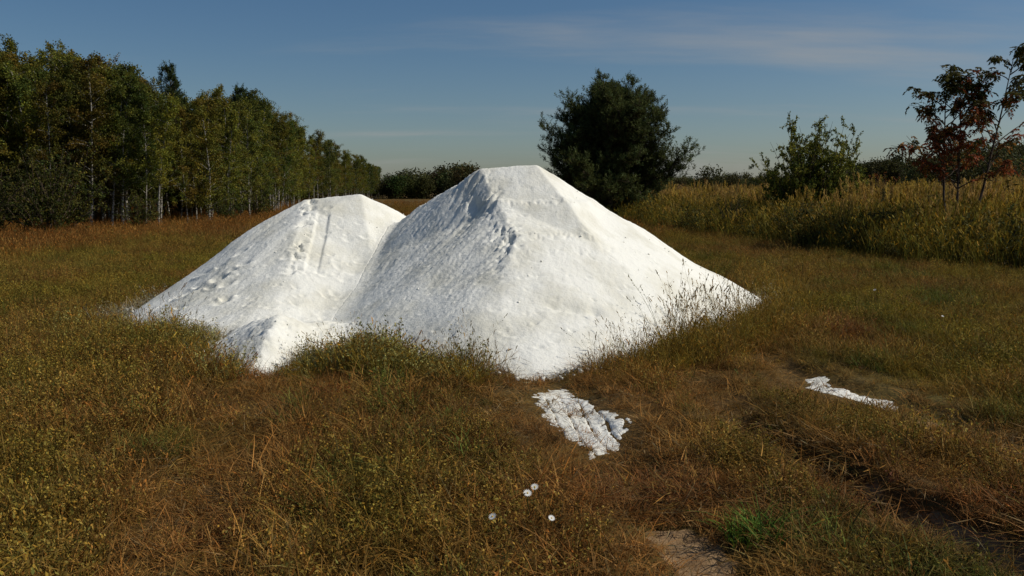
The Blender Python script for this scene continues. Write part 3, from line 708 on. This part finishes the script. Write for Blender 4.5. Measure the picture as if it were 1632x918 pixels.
lay('broad', 'broadleaf_herbs', 'small broad-leaved herbs dotted through the grass', [(2.2, 6, 9), (6, 11, 6)], lambda x, y: np.full(x.shape, 1.0), .2,
    tintf=lambda x, y: np.where((rng.random(x.shape) < .3)[:, None], np.array([.24, .11, .04]), np.array([.10, .135, .026])) * rng.uniform(.6, 1.4, x.shape)[:, None], prob=lambda x, y: np.clip(.3 + fbm(x * .8 + 4, y * .8, 3), .05, 1), cat='herbs')
lay('tall', 'dry_stalks', 'scattered taller dry seed stalks in the field', [(2.6, 6, 2.2), (6, 14, 2.2)], lambda x, y: np.full(x.shape, .62), .2,
    tintf=lambda x, y: (BROWN * .7 + STRAW * .25)[None] * rng.uniform(.6, 1.3, x.shape)[:, None], prob=lambda x, y: mown(x, y) * (1 - .7 * trackness(x, y)))
# crumbs of powder shed on the slopes and round the foot of the piles
def t_crumb():
    g = Geo(); n = 1; cc = np.zeros((1, 3))
    for q in cc:
        r_ = rng.uniform(.004, .013); V = np.array([[sx, sy, sz] for sz in (-1, 1) for sx, sy in ((-1, -1), (1, -1), (1, 1), (-1, 1))], float) * r_ * rng.uniform(.6, 1.3, (8, 3)) + q
        g.add(V, [[3, 2, 1, 0], [4, 5, 6, 7], [0, 1, 5, 4], [1, 2, 6, 5], [2, 3, 7, 6], [3, 0, 4, 7]], (1, 1, 1))
    return g
sources('crumb', t_crumb, 5)
x, y = jitter(-6, 4.6, 7.3, 14, 170); ph = pile_h(x, y); gz = ground_z(x, y); on = ph > gz
keep = np.where(on, rng.random(x.shape) < .03 + .10 * (fbm(x * 1.5, y * 1.5, 2) > .3), near_pile(x, y, .3)) & (np.where(on, ph, 0) < 1.7)
x, y, zz = x[keep], y[keep], np.where(on, ph, gz + .02)[keep]
scatter('powder_crumbs', 'crumb', np.stack([x, y, zz], -1), rng.uniform(.35, 1.0, x.shape) ** 2 * np.where(on[keep], 1.2, 2.2), np.ones((len(x), 3)), 'loose white crumbs on and around the powder piles', 'crumbs', .3)
# taller grass at the foot of the piles
def front_prob(x, y):
    np_ = near_pile(x, y, .75) & (y < 11.5)
    gap = np.exp(-((x - .15) / .42) ** 2) + np.exp(-((x + 2.45) / .3) ** 2)
    return np_ * np.clip(1 - gap, .03, 1) * np.where(x < -2.8, .12, 1)
lay('tall', 'pile_grass', 'knee-high seeding grass stalks growing along the foot of the piles', [(7, 12, 42)], lambda x, y: .62 + .38 * sstep(.3, 1.6, x) + .1 * fbm(x, y, 2), .14,
    tintf=lambda x, y: (OLIVE * .9 + BROWN * .55)[None] * rng.uniform(.5, 1.1, x.shape)[:, None], prob=front_prob)
lay('stalk', 'foot_grass', 'thick olive grass clump between the feet of the piles', [(7, 12.5, 150)], lambda x, y: 1.15 + .2 * fbm(x, y, 2), .15,
    tintf=lambda x, y: mixc_((OLIVE * 1.35)[None].repeat(len(x), 0), BROWN * 1.45, np.clip(.4 + fbm(x * 1.4, y * 1.4, 3), 0, 1)) * rng.uniform(.6, 1.2, x.shape)[:, None], prob=front_prob)
lay('weed', 'foot_weeds', 'grey-green leafy weeds at the foot of the piles', [(7, 10.5, 70)], lambda x, y: np.full(x.shape, 1.25), .12,
    tintf=lambda x, y: np.array([.27, .24, .075])[None] * rng.uniform(.6, 1.3, x.shape)[:, None], prob=lambda x, y: front_prob(x, y) * (x < .2))
lay('russet', 'wispy_grass', 'wispy reddish-brown grass along the left edge of the field', [(14, 34, 9), (34, 60, 5), (60, 130, 1.2)], lambda x, y: np.full(x.shape, .95), .1,
    tintf=lambda x, y: (RUSSET * .9)[None] * rng.uniform(.7, 1.25, x.shape)[:, None] + OLIVE[None] * np.clip(fbm(x * .3, y * .3, 2), 0, .7)[:, None] * .6, farsc=False,
    prob=lambda x, y: np.where(x < edge_l(y) + .8 * fbm(x * .4, y * .4, 2), 1.0, .55 * (y > 34)) * (x < edge_r(y)))
# the overgrown strip on the right
def bank(x, y): return x - edge_r(y)
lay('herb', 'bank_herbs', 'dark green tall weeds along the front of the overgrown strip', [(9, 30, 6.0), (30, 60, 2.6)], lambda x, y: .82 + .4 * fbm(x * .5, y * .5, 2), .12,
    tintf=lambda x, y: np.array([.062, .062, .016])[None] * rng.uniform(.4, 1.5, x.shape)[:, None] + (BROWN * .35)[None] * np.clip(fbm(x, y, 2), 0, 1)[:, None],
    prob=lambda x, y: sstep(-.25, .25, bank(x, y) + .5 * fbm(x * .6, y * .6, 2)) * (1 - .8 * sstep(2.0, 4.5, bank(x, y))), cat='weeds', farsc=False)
lay('russet', 'bank_grass', 'long olive grass in the overgrown strip', [(9, 30, 13), (30, 60, 6)], lambda x, y: 1.75 + .3 * fbm(x * .4, y * .4, 2), .1, farsc=False,
    tintf=lambda x, y: (OLIVE * .78 + GREEN * .35)[None] * rng.uniform(.6, 1.3, x.shape)[:, None],
    prob=lambda x, y: sstep(-.3, 1.0, bank(x, y) + .5 * fbm(x * .6, y * .6, 2)))
lay('reed', 'plume_grass', 'tall golden plume grass filling the overgrown strip', [(10, 26, 4.2), (26, 50, 3.0), (50, 110, .9)], lambda x, y: .70 + .12 * fbm(x * .3, y * .3, 2) + .2 * sstep(3, 9, bank(x, y)), .07,
    tintf=lambda x, y: mixc_((OLIVE * 1.1)[None].repeat(len(x), 0), np.array([.23, .155, .055]), np.clip(.45 + .8 * fbm(x * .25, y * .25, 3), 0, 1)) * rng.uniform(.8, 1.2, x.shape)[:, None],
    prob=lambda x, y: (.10 + .90 * sstep(2.0, 6, bank(x, y) + fbm(x * .4, y * .4, 2))) * sstep(.3, 1.0, bank(x, y)), farsc=False)

# ------------------------------------------------------------------ trees
def bent(p0, d, L, n=5, up=0.0, jit=.08):
    pts = [np.array(p0, float)]; d = unit(np.array(d, float))
    for i in range(n):
        d = unit(d + np.array([0, 0, up]) + jit * rng.normal(size=3)); pts.append(pts[-1] + d * L / n)
    return np.array(pts)
def along(P, t):
    q = t * (len(P) - 1); i = np.minimum(q.astype(int), len(P) - 2); f = (q - i)[:, None]; return P[i] * (1 - f) + P[i + 1] * f
AUT = np.array([[.122, .116, .020], [.140, .117, .018], [.092, .100, .018], [.150, .106, .018], [.075, .082, .016]])
def make_birch(h=8.5, first=.28, spread=1.25, nleaf=9500, tones=(0, 1, 2, 3), lsz=.092):
    wood, lf = Geo(), Geo()
    trunk = bent((0, 0, -.1), (rng.normal(0, .05), rng.normal(0, .05), 1), h, 10, .05, .035)
    wood.tube(trunk, np.linspace(.065, .008, 11), sides=6)
    nl = 46; per = nleaf // (nl * 5)
    for i in range(nl):
        t = first + (1 - first) * ((i + rng.random()) / nl); p = along(trunk, np.array([min(t, .99)]))[0]
        a = rng.uniform(0, 6.28); L = spread * 1.2 * (1.12 - t) ** .6 * rng.uniform(.6, 1.25) + .2
        limb = bent(p, (math.cos(a), math.sin(a), rng.uniform(.5, 1.3)), L, 5, -.06, .1)
        wood.tube(limb, np.linspace(.016, .004, 6), sides=3)
        ct = AUT[rng.choice(tones)]
        for k in range(5):
            q = along(limb, np.array([rng.uniform(.2, 1)]))[0]
            tw = bent(q, rng.normal(size=3) * [1, 1, .6], rng.uniform(.25, .6), 4, -.22, .15)
            c = along(tw, rng.random(per)) + rng.normal(0, .075, (per, 3)); ax = unit(rdir(per) + [0, 0, -.6])
            lf.leaves(c, ax, unit(np.cross(ax, rdir(per))), U(.7, 1.3, per) * lsz, U(.5, .85, per) * lsz, ct * cvar(per, .65, 1.4, .1))
    return wood.mesh('birch_trunk', True), lf.mesh('birch_crown')
def make_bush(h=3, r=1.4, nst=26, nleaf=6000, pal=AUT, lsz=.06, up=.05, tip=1.0, lean=(.1, 1.0)):
    wood, lf = Geo(), Geo(); per = max(4, nleaf // (nst * 9))
    for i in range(nst):
        a = rng.uniform(0, 6.28); e = rng.uniform(*lean); L = h * rng.uniform(.75, 1.05) / math.sqrt(1 + .35 * e * e)
        st = bent((rng.normal(0, r * .08), rng.normal(0, r * .08), -.05), (e * math.cos(a) * r / h * 1.5, e * math.sin(a) * r / h * 1.5, 1), L, 8, up, .08)
        wood.tube(st, np.linspace(.022, .004, 9), sides=4)
        for k in range(9):
            q = along(st, np.array([rng.uniform(.12, 1)]))[0]
            tw = bent(q, rng.normal(size=3) + [0, 0, .5 * tip], rng.uniform(.25, .7) * h / 4, 4, .05, .15); wood.tube(tw, np.linspace(.006, .002, 5), sides=3)
            c = along(tw, rng.random(per)) + rng.normal(0, .03, (per, 3)); ax = rdir(per)
            lf.leaves(c, ax, unit(np.cross(ax, rdir(per))), U(.7, 1.3, per) * lsz, U(.4, .7, per) * lsz, pal[rng.integers(0, len(pal))] * cvar(per, .6, 1.4, .1))
    return wood.mesh('stems', True), lf.mesh('foliage')
def shoots(g, base, d, ln, col, k=10, nl=.13, nw=.02):
    """bottle-brush pine shoots"""
    n = len(base)
    for j in range(k):
        t = (j + .5) / k; c = base + d * (ln * t)[:, None]; ax = unit(d * .9 + rdir(n)); g.leaves(c + ax * nl * .45, ax, unit(np.cross(ax, rdir(n))), nl, nw, col)
PINE = np.array([.060, .072, .022])
def make_pine(h=8.0, wide=4.0, prof=None, nwh=22, dens=1.0):
    wood, lf = Geo(), Geo()
    trunk = bent((0, 0, -.1), (0, 0, 1), h * .97, 10, .05, .03); wood.tube(trunk, np.linspace(.2, .02, 11), sides=8)
    B, D, Ls = [], [], []
    for i in range(nwh):
        t = .06 + .92 * i / (nwh - 1); p = along(trunk, np.array([min(t, .999)]))[0]
        for j in range(7 if t < .8 else 5):
            a = rng.uniform(0, 6.28); L = wide * prof(t, a) * rng.uniform(.72, 1.08); el = .15 + .75 * t + rng.normal(0, .1)
            limb = bent(p, (math.cos(a), math.sin(a), el), L, 7, .09, .08); wood.tube(limb, np.linspace(.045 * L / wide + .012, .006, 8), sides=4)
            ns = int((6 + 7 * L) * dens)
            for k in range(ns):
                f = rng.uniform(.22, 1) ** .7; q = along(limb, np.array([f]))[0]
                d = unit(np.array([math.cos(a) * .5, math.sin(a) * .5, .35]) + rng.normal(size=3) * .8)
                sub = bent(q, d, rng.uniform(.25, .7) * (.5 + .5 * L / wide) * 1.3, 3, .18, .12); wood.tube(sub, np.linspace(.010, .004, 4), sides=3)
                for m in range(5):
                    s = along(sub, np.array([rng.uniform(.35, 1)]))[0]; B.append(s); D.append(unit(unit(sub[-1] - sub[0]) * .6 + [0, 0, .9] + rng.normal(size=3) * .35)); Ls.append(rng.uniform(.16, .36))
    B, D, Ls = map(np.array, (B, D, Ls)); n = len(B)
    shoots(lf, B, D, Ls, PINE * cvar(n, .6, 1.5, .08), 10, .15, .03)
    return wood.mesh('pine_trunk', True), lf.mesh('pine_crown')

def stand(x, y): return (x, y, float(ground_z(np.array([x]), np.array([y]))[0]) - .03)
# birch wood: seven models, copied tree by tree
rng = np.random.default_rng(101)
BK = []; BH = [h_ * .97 for h_ in (8.6, 8.2, 9.0, 7.6, 8.8, 8.3, 7.2)]
for hh, fi, sp, tn in ((8.6, .30, 1.25, (0, 1, 2)), (8.2, .22, 1.35, (1, 3, 0)), (9.0, .36, 1.15, (2, 4, 0)), (7.6, .2, 1.3, (0, 2, 4)), (8.8, .42, 1.1, (1, 3)), (8.3, .26, 1.4, (0, 1, 4)), (7.2, .15, 1.2, (3, 1, 0))):
    BK.append(make_birch(hh * .97, fi * .72, sp, 9500, tn))
SKYLINE = np.array([(-200, 45), (0, 58), (60, 92), (110, 84), (150, 80), (190, 92), (240, 128), (330, 162), (390, 142), (430, 172), (500, 207), (540, 232), (600, 262), (640, 290)], float)
def wood_height(x, y):
    """how tall the wood grows at a spot: it thins out towards the far end"""
    v = np.interp(816 + FPX * x / y, SKYLINE[:, 0], SKYLINE[:, 1]); return CAM_H + y * math.tan(math.atan((459 - v) / FPX) - PITCH)
used_b = set()
def birch(x, y, k, scl, label, group='birches of the wood on the left'):
    key = k
    loc = stand(x, y); rz = rng.uniform(0, 6.28)
    if key not in used_b:
        used_b.add(key); t = thing('birch_tree', label, 'tree', loc, rz, scl, group)
        obj('trunk', BK[k][0], M_birch, t); obj('crown', BK[k][1], M_leaf, t); BK[k] = BK[k] + (t,)
        return t
    return copy_tree(BK[k][2], loc, rz, scl, label, group)
WLINE = [(-30, 33), (-22.5, 36.5), (-17.3, 39.5), (-15.6, 46), (-17.5, 57), (-20, 74), (-23.5, 94), (-26, 130), (-31, 200)]
def along_line(pts, s):
    acc = 0
    for (ax, ay), (bx, by) in zip(pts[:-1], pts[1:]):
        l = math.hypot(bx - ax, by - ay)
        if s <= acc + l:
            f = (s - acc) / l; return ax + (bx - ax) * f, ay + (by - ay) * f, (bx - ax) / l, (by - ay) / l
        acc += l
    return None
zones = [('slender birch in the front row of the wood at the left edge of the photo', 39.9), ('slender birch in the front row of the wood, white trunk base showing above the field', 58), ('slender birch in the front row of the wood, rising over the left pile', 95), ('small far birch at the end of the wood above the left pile top', 400)]
s = 0.0; LEN = 195; cnt = 0
while s < LEN:
    r = along_line(WLINE, s)
    if r is None: break
    x, y, ux, uy = r; nx_, ny_ = -uy, ux
    rows = 6 if y < 60 else (3 if y < 100 else 1)
    for row in range(rows):
        dd = row * (1.7 + .25 * row * .3) + rng.normal(0, .35); ss_ = rng.normal(0, .45)
        X_, Y_ = x + nx_ * dd + ux * ss_, y + ny_ * dd + uy * ss_
        if abs(X_) > .66 * Y_ + 3: continue
        if row == 0: lab = [z[0] for z in zones if y < z[1]][0]
        else: lab = 'birch deeper in the wood, ' + ('behind the dark bushes at the left' if y < 40 else 'behind the front trunks left of the white piles' if y < 58 else 'behind the trees that rise over the left pile' if y < 100 else 'in its far end beyond the left pile')
        k_ = int(rng.integers(0, 7)); birch(X_, Y_, k_, float(np.clip(wood_height(X_, Y_) / BH[k_], .5, 1.3)) * rng.uniform(.8, 1.02), lab, 'front row birches of the wood' if row == 0 else 'birches deeper in the wood'); cnt += 1
    s += 1.25 if y < 60 else (2.1 if y < 100 else 2.6)
# a pair of bright leaning stems at the edge of the wood
birch(-15.9, 38.4, 4, wood_height(-15.9, 38.4) / BH[4] * .92, 'birch with a bright white trunk standing out in front of the wood', None)
birch(-17.6, 38.6, 2, wood_height(-17.6, 38.6) / BH[2] * .95, 'birch with a pale leaning trunk beside the plume grass at the wood edge', None)
# pines that rise out of the wood
prof_n = lambda t, a: (1.02 - t) ** .8 * (.75 + .5 * abs(math.sin(a * 2.3 + 1)))
npine = make_pine(8.6, 1.7, lambda t, a: (1.05 - t) ** .6, 15, .6)
first = None
for (x, y, sc, lab) in ((-19.6, 51.0, 1.04, 'dark pine whose crown stands above the birches in mid wood'), (-18.4, 58, .98, 'dark pine among birches behind the left pile, nearer of two'), (-20.4, 66, 1.0, 'dark pine among birches behind the left pile, farther of two'), (-24.5, 42, .86, 'dark pine half hidden in the wood near the left edge')):
    if first is None:
        first = thing('pine_tree', lab, 'tree', stand(x, y), 1.0, sc, 'pines in the birch wood'); obj('trunk', npine[0], M_bark, first); obj('crown', npine[1], M_leaf, first)
    else: copy_tree(first, stand(x, y), rng.uniform(0, 6), sc, lab, 'pines in the birch wood')
# dark bushes in front of the wood
DK = np.array([[.060, .066, .014], [.080, .076, .016], [.048, .054, .012], [.105, .086, .016]])
bk = [make_bush(3.4, 2.0, 34, 8500, DK, .085, .0, .3, (.1, 1.3)) for _ in range(3)]
bfirst = {}
def bush(name, x, y, k, scl, label, group, cache=bfirst, kit=bk):
    if k not in cache:
        t = thing(name, label, 'bush', stand(x, y), rng.uniform(0, 6), scl, group); obj('stems', kit[k][0], M_bark, t); obj('foliage', kit[k][1], M_leaf, t); cache[k] = t; return t
    return copy_tree(cache[k], stand(x, y), rng.uniform(0, 6), scl, label, group)
for i, (x, y, sc, lab) in enumerate(((-18.4, 29.5, 1.0, 'dark leafy bush in front of the wood, cut by the left edge of the photo'), (-16.6, 30.5, .98, 'dark leafy bush in front of the wood, second from the left edge'), 
        (-17.9, 33.5, 1.15, 'tall dark bush behind the leafy bushes at the left edge'), (-20.5, 32.5, 1.2, 'dark bush at the far left against the birch trunks'), (-15.7, 36.2, .55, 'small green bush at the right end of the dark bushes'), (-14.6, 44.0, .62, 'low green bush under the birches near the left pile'), (-15.6, 52.5, .8, 'dark bush under the birches just left of the left pile'))):
    bush('leafy_bush', x, y, i % 3, sc, lab, 'bushes in front of the wood')
# big pine
rng = np.random.default_rng(202)
def prof_big(t, a):
    env = np.interp(t, [0, .12, .3, .5, .62, .75, .9, 1], [1.05, 1.06, 1.0, .9, .82, .72, .55, .34])
    return env * (.86 + .2 * math.sin(3 * a + 9 * t) + .14 * math.sin(5 * a + 1 - 13 * t))
bp = make_pine(7.0, 4.0, prof_big, 27, 1.6)
t = thing('pine_tree', 'big dark bushy pine standing alone behind the tall white pile', 'tree', stand(5.45, 48), 2.0, (1.12, 1.12, .97)); obj('trunk', bp[0], M_bark, t); obj('crown', bp[1], M_leaf, t)
# rounded shrub to the right
rng = np.random.default_rng(303)
SH = np.array([[.16, .15, .026], [.21, .18, .03], [.11, .11, .02], [.25, .20, .032]])
sb = make_bush(3.45, 2.25, 130, 56000, SH, .08, .0, .5, (.02, 1.35))
t = thing('round_shrub', 'round olive shrub with upright twigs rising from the plume grass', 'shrub', stand(12.2, 35), 1.0, (1, 1, 1.25)); obj('stems', sb[0], M_bark, t); obj('foliage', sb[1], M_leaf, t)
# rowan
rng = np.random.default_rng(404)
def make_rowan(h=5.15):
    wood, lf = Geo(), Geo(); pos = []
    for (lx, ly, hh) in ((-.17, .03, .86), (-.02, -.02, .84), (.17, .0, 1.0)):
        st = bent((lx * 1.6, ly, -.1), (lx * .75, ly, 1), h * hh, 10, .06, .03); wood.tube(st, np.linspace(.038, .006, 11), sides=6)
        for i in range(24):
            t = .3 + .69 * (i + rng.random()) / 24; p = along(st, np.array([min(t, .99)]))[0]; a = rng.uniform(0, 6.28)
            L = np.interp(t, [.2, .4, .8, 1], [1.5, 2.1, 1.35, .4]) * rng.uniform(.45, 1.1); limb = bent(p, (math.cos(a), math.sin(a), rng.uniform(.35, 1.5)), L, 5, -.03, .16); wood.tube(limb, np.linspace(.018, .004, 6), sides=4)
            for k in range(14):
                q = along(limb, np.array([rng.uniform(.3, 1) ** .7]))[0] + rng.normal(0, .05, 3); pos.append((q, rng.uniform(0, 6.28)))
    for q, a in pos:
        d = unit(np.array([math.cos(a), math.sin(a), .2]) + rng.normal(size=3) * .6); r_ = bent(q, d, rng.uniform(.15, .26), 4, -.42, .08); wood.tube(r_, .003, sides=3)
        red = np.clip(1.35 - abs(q[2] - 2.2) / 1.5, .06, .8); hi = .4 < rng.random()
        base = np.array([.085, .078, .020]) if rng.random() > red else (np.array([.26, .060, .022]) if hi else np.array([.28, .12, .025]))
        for j in range(6):
            c = along(r_, np.array([.15 + .85 * j / 5]))[0]
            sdv = unit(np.cross(unit(r_[-1] - r_[0]), [0, 0, 1.0]))
            for sg in ((-1, 1) if j < 5 else (0,)):
                ax = unit(sdv * sg + unit(r_[-1] - r_[0]) * .5 + [0, 0, -.35] + rng.normal(size=3) * .15); l = .105
                lf.leaves((c + ax * l * .5)[None], ax[None], unit(np.cross(ax, rdir(1))), l, l * .42, base * cvar(1, .7, 1.3, .1))
    return wood.mesh('rowan_trunk', True), lf.mesh('rowan_crown')
rw = make_rowan(); t = thing('rowan_tree', 'thin three-stemmed tree with sparse red and green leaves at the right', 'tree', stand(12.55, 24), 0, (1.12, 1.12, 1.03)); obj('trunk', rw[0], M_bark, t); obj('crown', rw[1], M_leaf, t)
# smaller shrubs behind the plume grass
RD = np.array([[.18, .075, .025], [.12, .085, .02], [.27, .055, .022], [.24, .05, .02]])
rb = [make_bush(2.3, 1.3, 22, 3500, RD, .06, .02, 1.0, (.1, 1.2)), make_bush(2.6, 1.3, 26, 4500, DK, .07, .0, .6, (.1, 1.2))]
rc = {}
bush('low_shrub', 19.0, 44, 0, 1.1, 'reddish twiggy shrub between the round shrub and the rowan', None, rc, rb)
bush('low_shrub', 24.2, 52, 1, 1.25, 'dark rounded bush just left of the rowan stems', None, rc, rb)
bush('low_shrub', 15.3, 47, 0, .8, 'small reddish shrub beside the round olive shrub', None, rc, rb)
bush('low_shrub', 8.2, 32.0, 1, .62, 'dark bush in the strip just right of the tall pile', None, rc, rb)
bush('low_shrub', 8.9, 27.0, 1, .5, 'dark low bush at the front edge of the overgrown strip', None, rc, rb)
bush('low_shrub', 28.5, 48, 1, 1.3, 'dark hedge bush behind the rowan crown', None, rc, rb)
bush('low_shrub', 26.2, 45, 0, 1.45, 'red-leaved bush at the right edge behind the rowan', None, rc, rb)

# ------------------------------------------------------------------ far woods
rng = np.random.default_rng(505)
def far_tree():
    g = Geo(); n = 900; nb = 26
    cen = rng.normal(size=(nb, 3)) * [1.3, 1.3, 1.5] + [0, 0, 4.6]; cen[:, 2] = np.clip(cen[:, 2], 1.2, 7.4)
    cen[:, :2] *= (1.15 - .1 * np.abs(cen[:, 2:3] - 4))
    i = rng.integers(0, nb, n); c = cen[i] + rng.normal(0, .55, (n, 3)); ax = rdir(n)
    g.leaves(c, ax, unit(np.cross(ax, rdir(n))), U(.3, .6, n), U(.25, .45, n), cvar(n, .6, 1.4, .08)); g.tube([[0, 0, -.5], [0, 0, 5]], [.14, .05], (.6, .5, .5), 5)
    return g
sources('far', far_tree, 5)
def far_wood(name, xs, ys, scl, tint, label):
    P = np.stack([xs, ys, ground_z(xs, ys) - .2], -1); scatter(name, 'far', P, scl, tint, label, 'wood', .04)
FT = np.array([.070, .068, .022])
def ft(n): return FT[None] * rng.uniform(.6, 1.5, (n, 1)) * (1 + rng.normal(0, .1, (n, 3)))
n = 260; ys = U(95, 215, n); e = np.interp(ys, [94, 130, 215], [-23.5, -26, -32]); xs = e - 8 - U(0, 34, n)
far_wood('deep_wood', xs, ys, U(.85, 1.15, n), ft(n), 'deep part of the wood far behind the left pile')
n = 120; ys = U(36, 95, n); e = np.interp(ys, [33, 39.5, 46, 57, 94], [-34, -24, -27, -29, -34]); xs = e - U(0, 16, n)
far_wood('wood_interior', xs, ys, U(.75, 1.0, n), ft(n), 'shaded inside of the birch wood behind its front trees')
n = 100; xs = U(-34, -9, n); ys = U(178, 215, n)
far_wood('distant_wood', xs, ys, U(.55, 1.05, n) * np.interp(xs, [-34, -29, -26, -18, -10, 2], [.65, .42, .75, .98, 1.0, .9]), ft(n) * [.8, .85, .85], 'distant dark wood between the two piles')
n = 520; xs = U(10, 190, n); ys = U(260, 330, n)
far_wood('distant_tree_line', xs, ys, U(.55, .95, n), ft(n), 'low distant tree line behind the pine and the round shrub')
n = 480; xs = U(84, 190, n); ys = U(150, 240, n)
far_wood('hill_wood', xs, ys, U(.7, 1.1, n), ft(n) * .8, 'dark wooded hill behind the rowan at the right edge')
n = 500; xs = U(255, 540, n); ys = U(760, 960, n)
far_wood('far_hill_wood', xs, ys, U(.8, 1.3, n), ft(n), 'faint wooded hill on the horizon right of the round shrub')
n = 700; xs = U(-500, 900, n); ys = U(520, 640, n)
far_wood('horizon_wood', xs, ys, U(.7, 1.2, n), ft(n), 'thin band of woods along the horizon')
lt = SRC['far'][0].objects[0].data
lt2 = lt.copy(); lt2.materials.clear(); a = lt2.attributes['col']; buf = np.empty(len(lt2.vertices) * 4, np.float32); a.data.foreach_get('color', buf); buf = buf.reshape(-1, 4); buf[:, :3] *= FT * .8; a.data.foreach_set('color', buf.ravel())
t = thing('lone_tree', 'small round dark tree far away between the pine and the round shrub', 'tree', stand(27.5, 120), 0, (.62, .62, .58)); obj('crown', lt2, M_leaf, t)
g = Geo(); g.tube([[0, 0, -.3], [.05, 0, 2], [0, .05, 4.2]], [.2, .15, .06], sides=7); obj('trunk', g.mesh('lone_trunk', True), M_bark, t)

# ------------------------------------------------------------------ small plants one can point at
def make_daisy():
    st, pt, ce = Geo(), Geo(), Geo()
    P = bent((0, 0, 0), (.1, .05, 1), .19, 5, .02, .06); st.tube(P, .0018, (.06, .08, .02), 4)
    top = P[-1]; d = unit(np.array([-.05, -.55, .8])); u = unit(np.cross(d, [1., 0, 0])); v = np.cross(d, u)
    for k in range(15):
        a = 2 * math.pi * k / 15; r_ = u * math.cos(a) + v * math.sin(a); ax = unit(r_ + d * .12)
        pt.leaves((top + ax * .0125)[None], ax[None], np.cross(d, r_)[None], .019, .0085, (.82, .80, .74))
    ring = [0, .4, .8, 1]; 
    pts = [top + d * (-.001 + .006 * q) for q in ring]; ce.tube(pts, [.0048, .0045, .003, .0003], (.75, .5, .06), 8)
    return st.mesh('daisy_stem'), pt.mesh('daisy_petals'), ce.mesh('daisy_centre')
ds = make_daisy(); d0 = None
def daisy(px, py, sc, label, group):
    global d0
    p = p2w(px, py, .19 * sc); loc = (p[0] - .02, p[1], float(ground_z(p[:1], p[1:2])[0]))
    if d0 is None:
        d0 = thing('daisy', label, 'flower', loc, 0, sc, group); obj('stem', ds[0], M_plain, d0); obj('petals', ds[1], M_plain, d0); obj('flower_centre', ds[2], M_plain, d0)
    else: copy_tree(d0, loc, rng.uniform(-.7, .7), sc, label, group)
daisy(858, 779, 1.0, 'white daisy in the foreground grass, upper right one of the close pair', 'daisies in the grass')
daisy(847, 789, 1.08, 'white daisy in the foreground grass, lower left one of the close pair', 'daisies in the grass')
daisy(791, 828, .98, 'white daisy in the foreground grass, leftmost and half hidden', 'daisies in the grass')
daisy(886, 833, .85, 'small white daisy in the foreground grass, nearest to the right', 'daisies in the grass')
daisy(1396, 463, 1.1, 'white flower far out in the field, right of the tall pile', 'daisies in the grass')
daisy(1266, 493, .8, 'white flower in the field, the nearest to the right tip of the tall pile', 'daisies in the grass')
daisy(1505, 504, .8, 'white flower in the field near the right edge of the photo', 'daisies in the grass')

def tuft_obj(name, label, cat, px, py, n, r, hh, wd, col, lean=(.1, .7)):
    g = Geo(); g.blades(disc(n, r), U(hh * .5, hh, n), U(0, 6.28, n), U(*lean, n), U(.1, .7, n), U(wd * .7, wd * 1.2, n), np.array(col) * cvar(n, .6, 1.4), 4)
    p = p2w(px, py); return obj(name, g.mesh(name), M_plain, label=label, category=cat), p
def put(o, p): o.location = (p[0], p[1], float(ground_z(p[:1], p[1:2])[0]))
put(*tuft_obj('grass_tuft', 'bright green grass tuft beside the bare sand in the foreground', 'grass tuft', 1208, 872, 170, .15, .25, .007, (.085, .15, .02)))
put(*tuft_obj('grass_tuft', 'small green grass tuft at the head of the dark rut', 'grass tuft', 1350, 742, 36, .06, .2, .007, (.06, .085, .03)))
put(*tuft_obj('grass_tuft', 'dark green grass tuft low in the foreground left of the daisies', 'grass tuft', 515, 812, 90, .14, .15, .006, (.045, .075, .018)))
def leafy(name, label, cat, px, py, nst, r, hh, col, lsz=.022, k=26):
    st, lf = Geo(), Geo()
    P = st.blades(disc(nst, r), U(hh * .6, hh, nst), U(0, 6.28, nst), U(.02, .3, nst), U(0, .2, nst), np.full(nst, .004), np.array(col) * .7 * cvar(nst, .7, 1.2), 4)
    m = nst * k; i = rng.integers(0, nst, m); q = U(.15, 1, m) * 4; a = np.minimum(q.astype(int), 3); f = (q - a)[:, None]; c = P[i, a] * (1 - f) + P[i, a + 1] * f
    ax = unit(rdir(m) + [0, 0, .4]); L_ = U(.7, 1.3, m) * lsz; lf.leaves(c + ax * L_[:, None] * .5, ax, unit(np.cross(ax, rdir(m))), L_, L_ * .35, np.array(col) * cvar(m, .6, 1.4, .08))
    p = p2w(px, py); t = thing(name, label, cat, (p[0], p[1], float(ground_z(p[:1], p[1:2])[0]))); obj('stems', st.mesh('stems'), M_plain, t); obj('leaves', lf.mesh('leaves'), M_plain, t)
leafy('weed_plant', 'bright yellow-green feathery weed in front of the gap between the piles', 'weed', 612, 640, 15, .11, .40, (.15, .16, .030))
leafy('weed_plant', 'grey-green bushy weed just right of the small white heap', 'weed', 520, 592, 26, .26, .30, (.105, .11, .055), .02)
leafy('weed_plant', 'grey-green bushy weed in front of the tall pile left flank', 'weed', 572, 588, 22, .22, .32, (.095, .10, .045), .02)
leafy('weed_plant', 'pale dusty weed at the left foot of the small white heap', 'weed', 345, 592, 22, .25, .26, (.17, .15, .10), .02)
leafy('weed_plant', 'reddish-brown dock weed standing at the head of the dark rut', 'weed', 1426, 775, 6, .03, .12, (.22, .09, .05), .02, 14)
leafy('weed_plant', 'rust-red patch of low sorrel below the grey-green weeds', 'weed', 530, 628, 30, .16, .11, (.26, .075, .03), .018, 16)
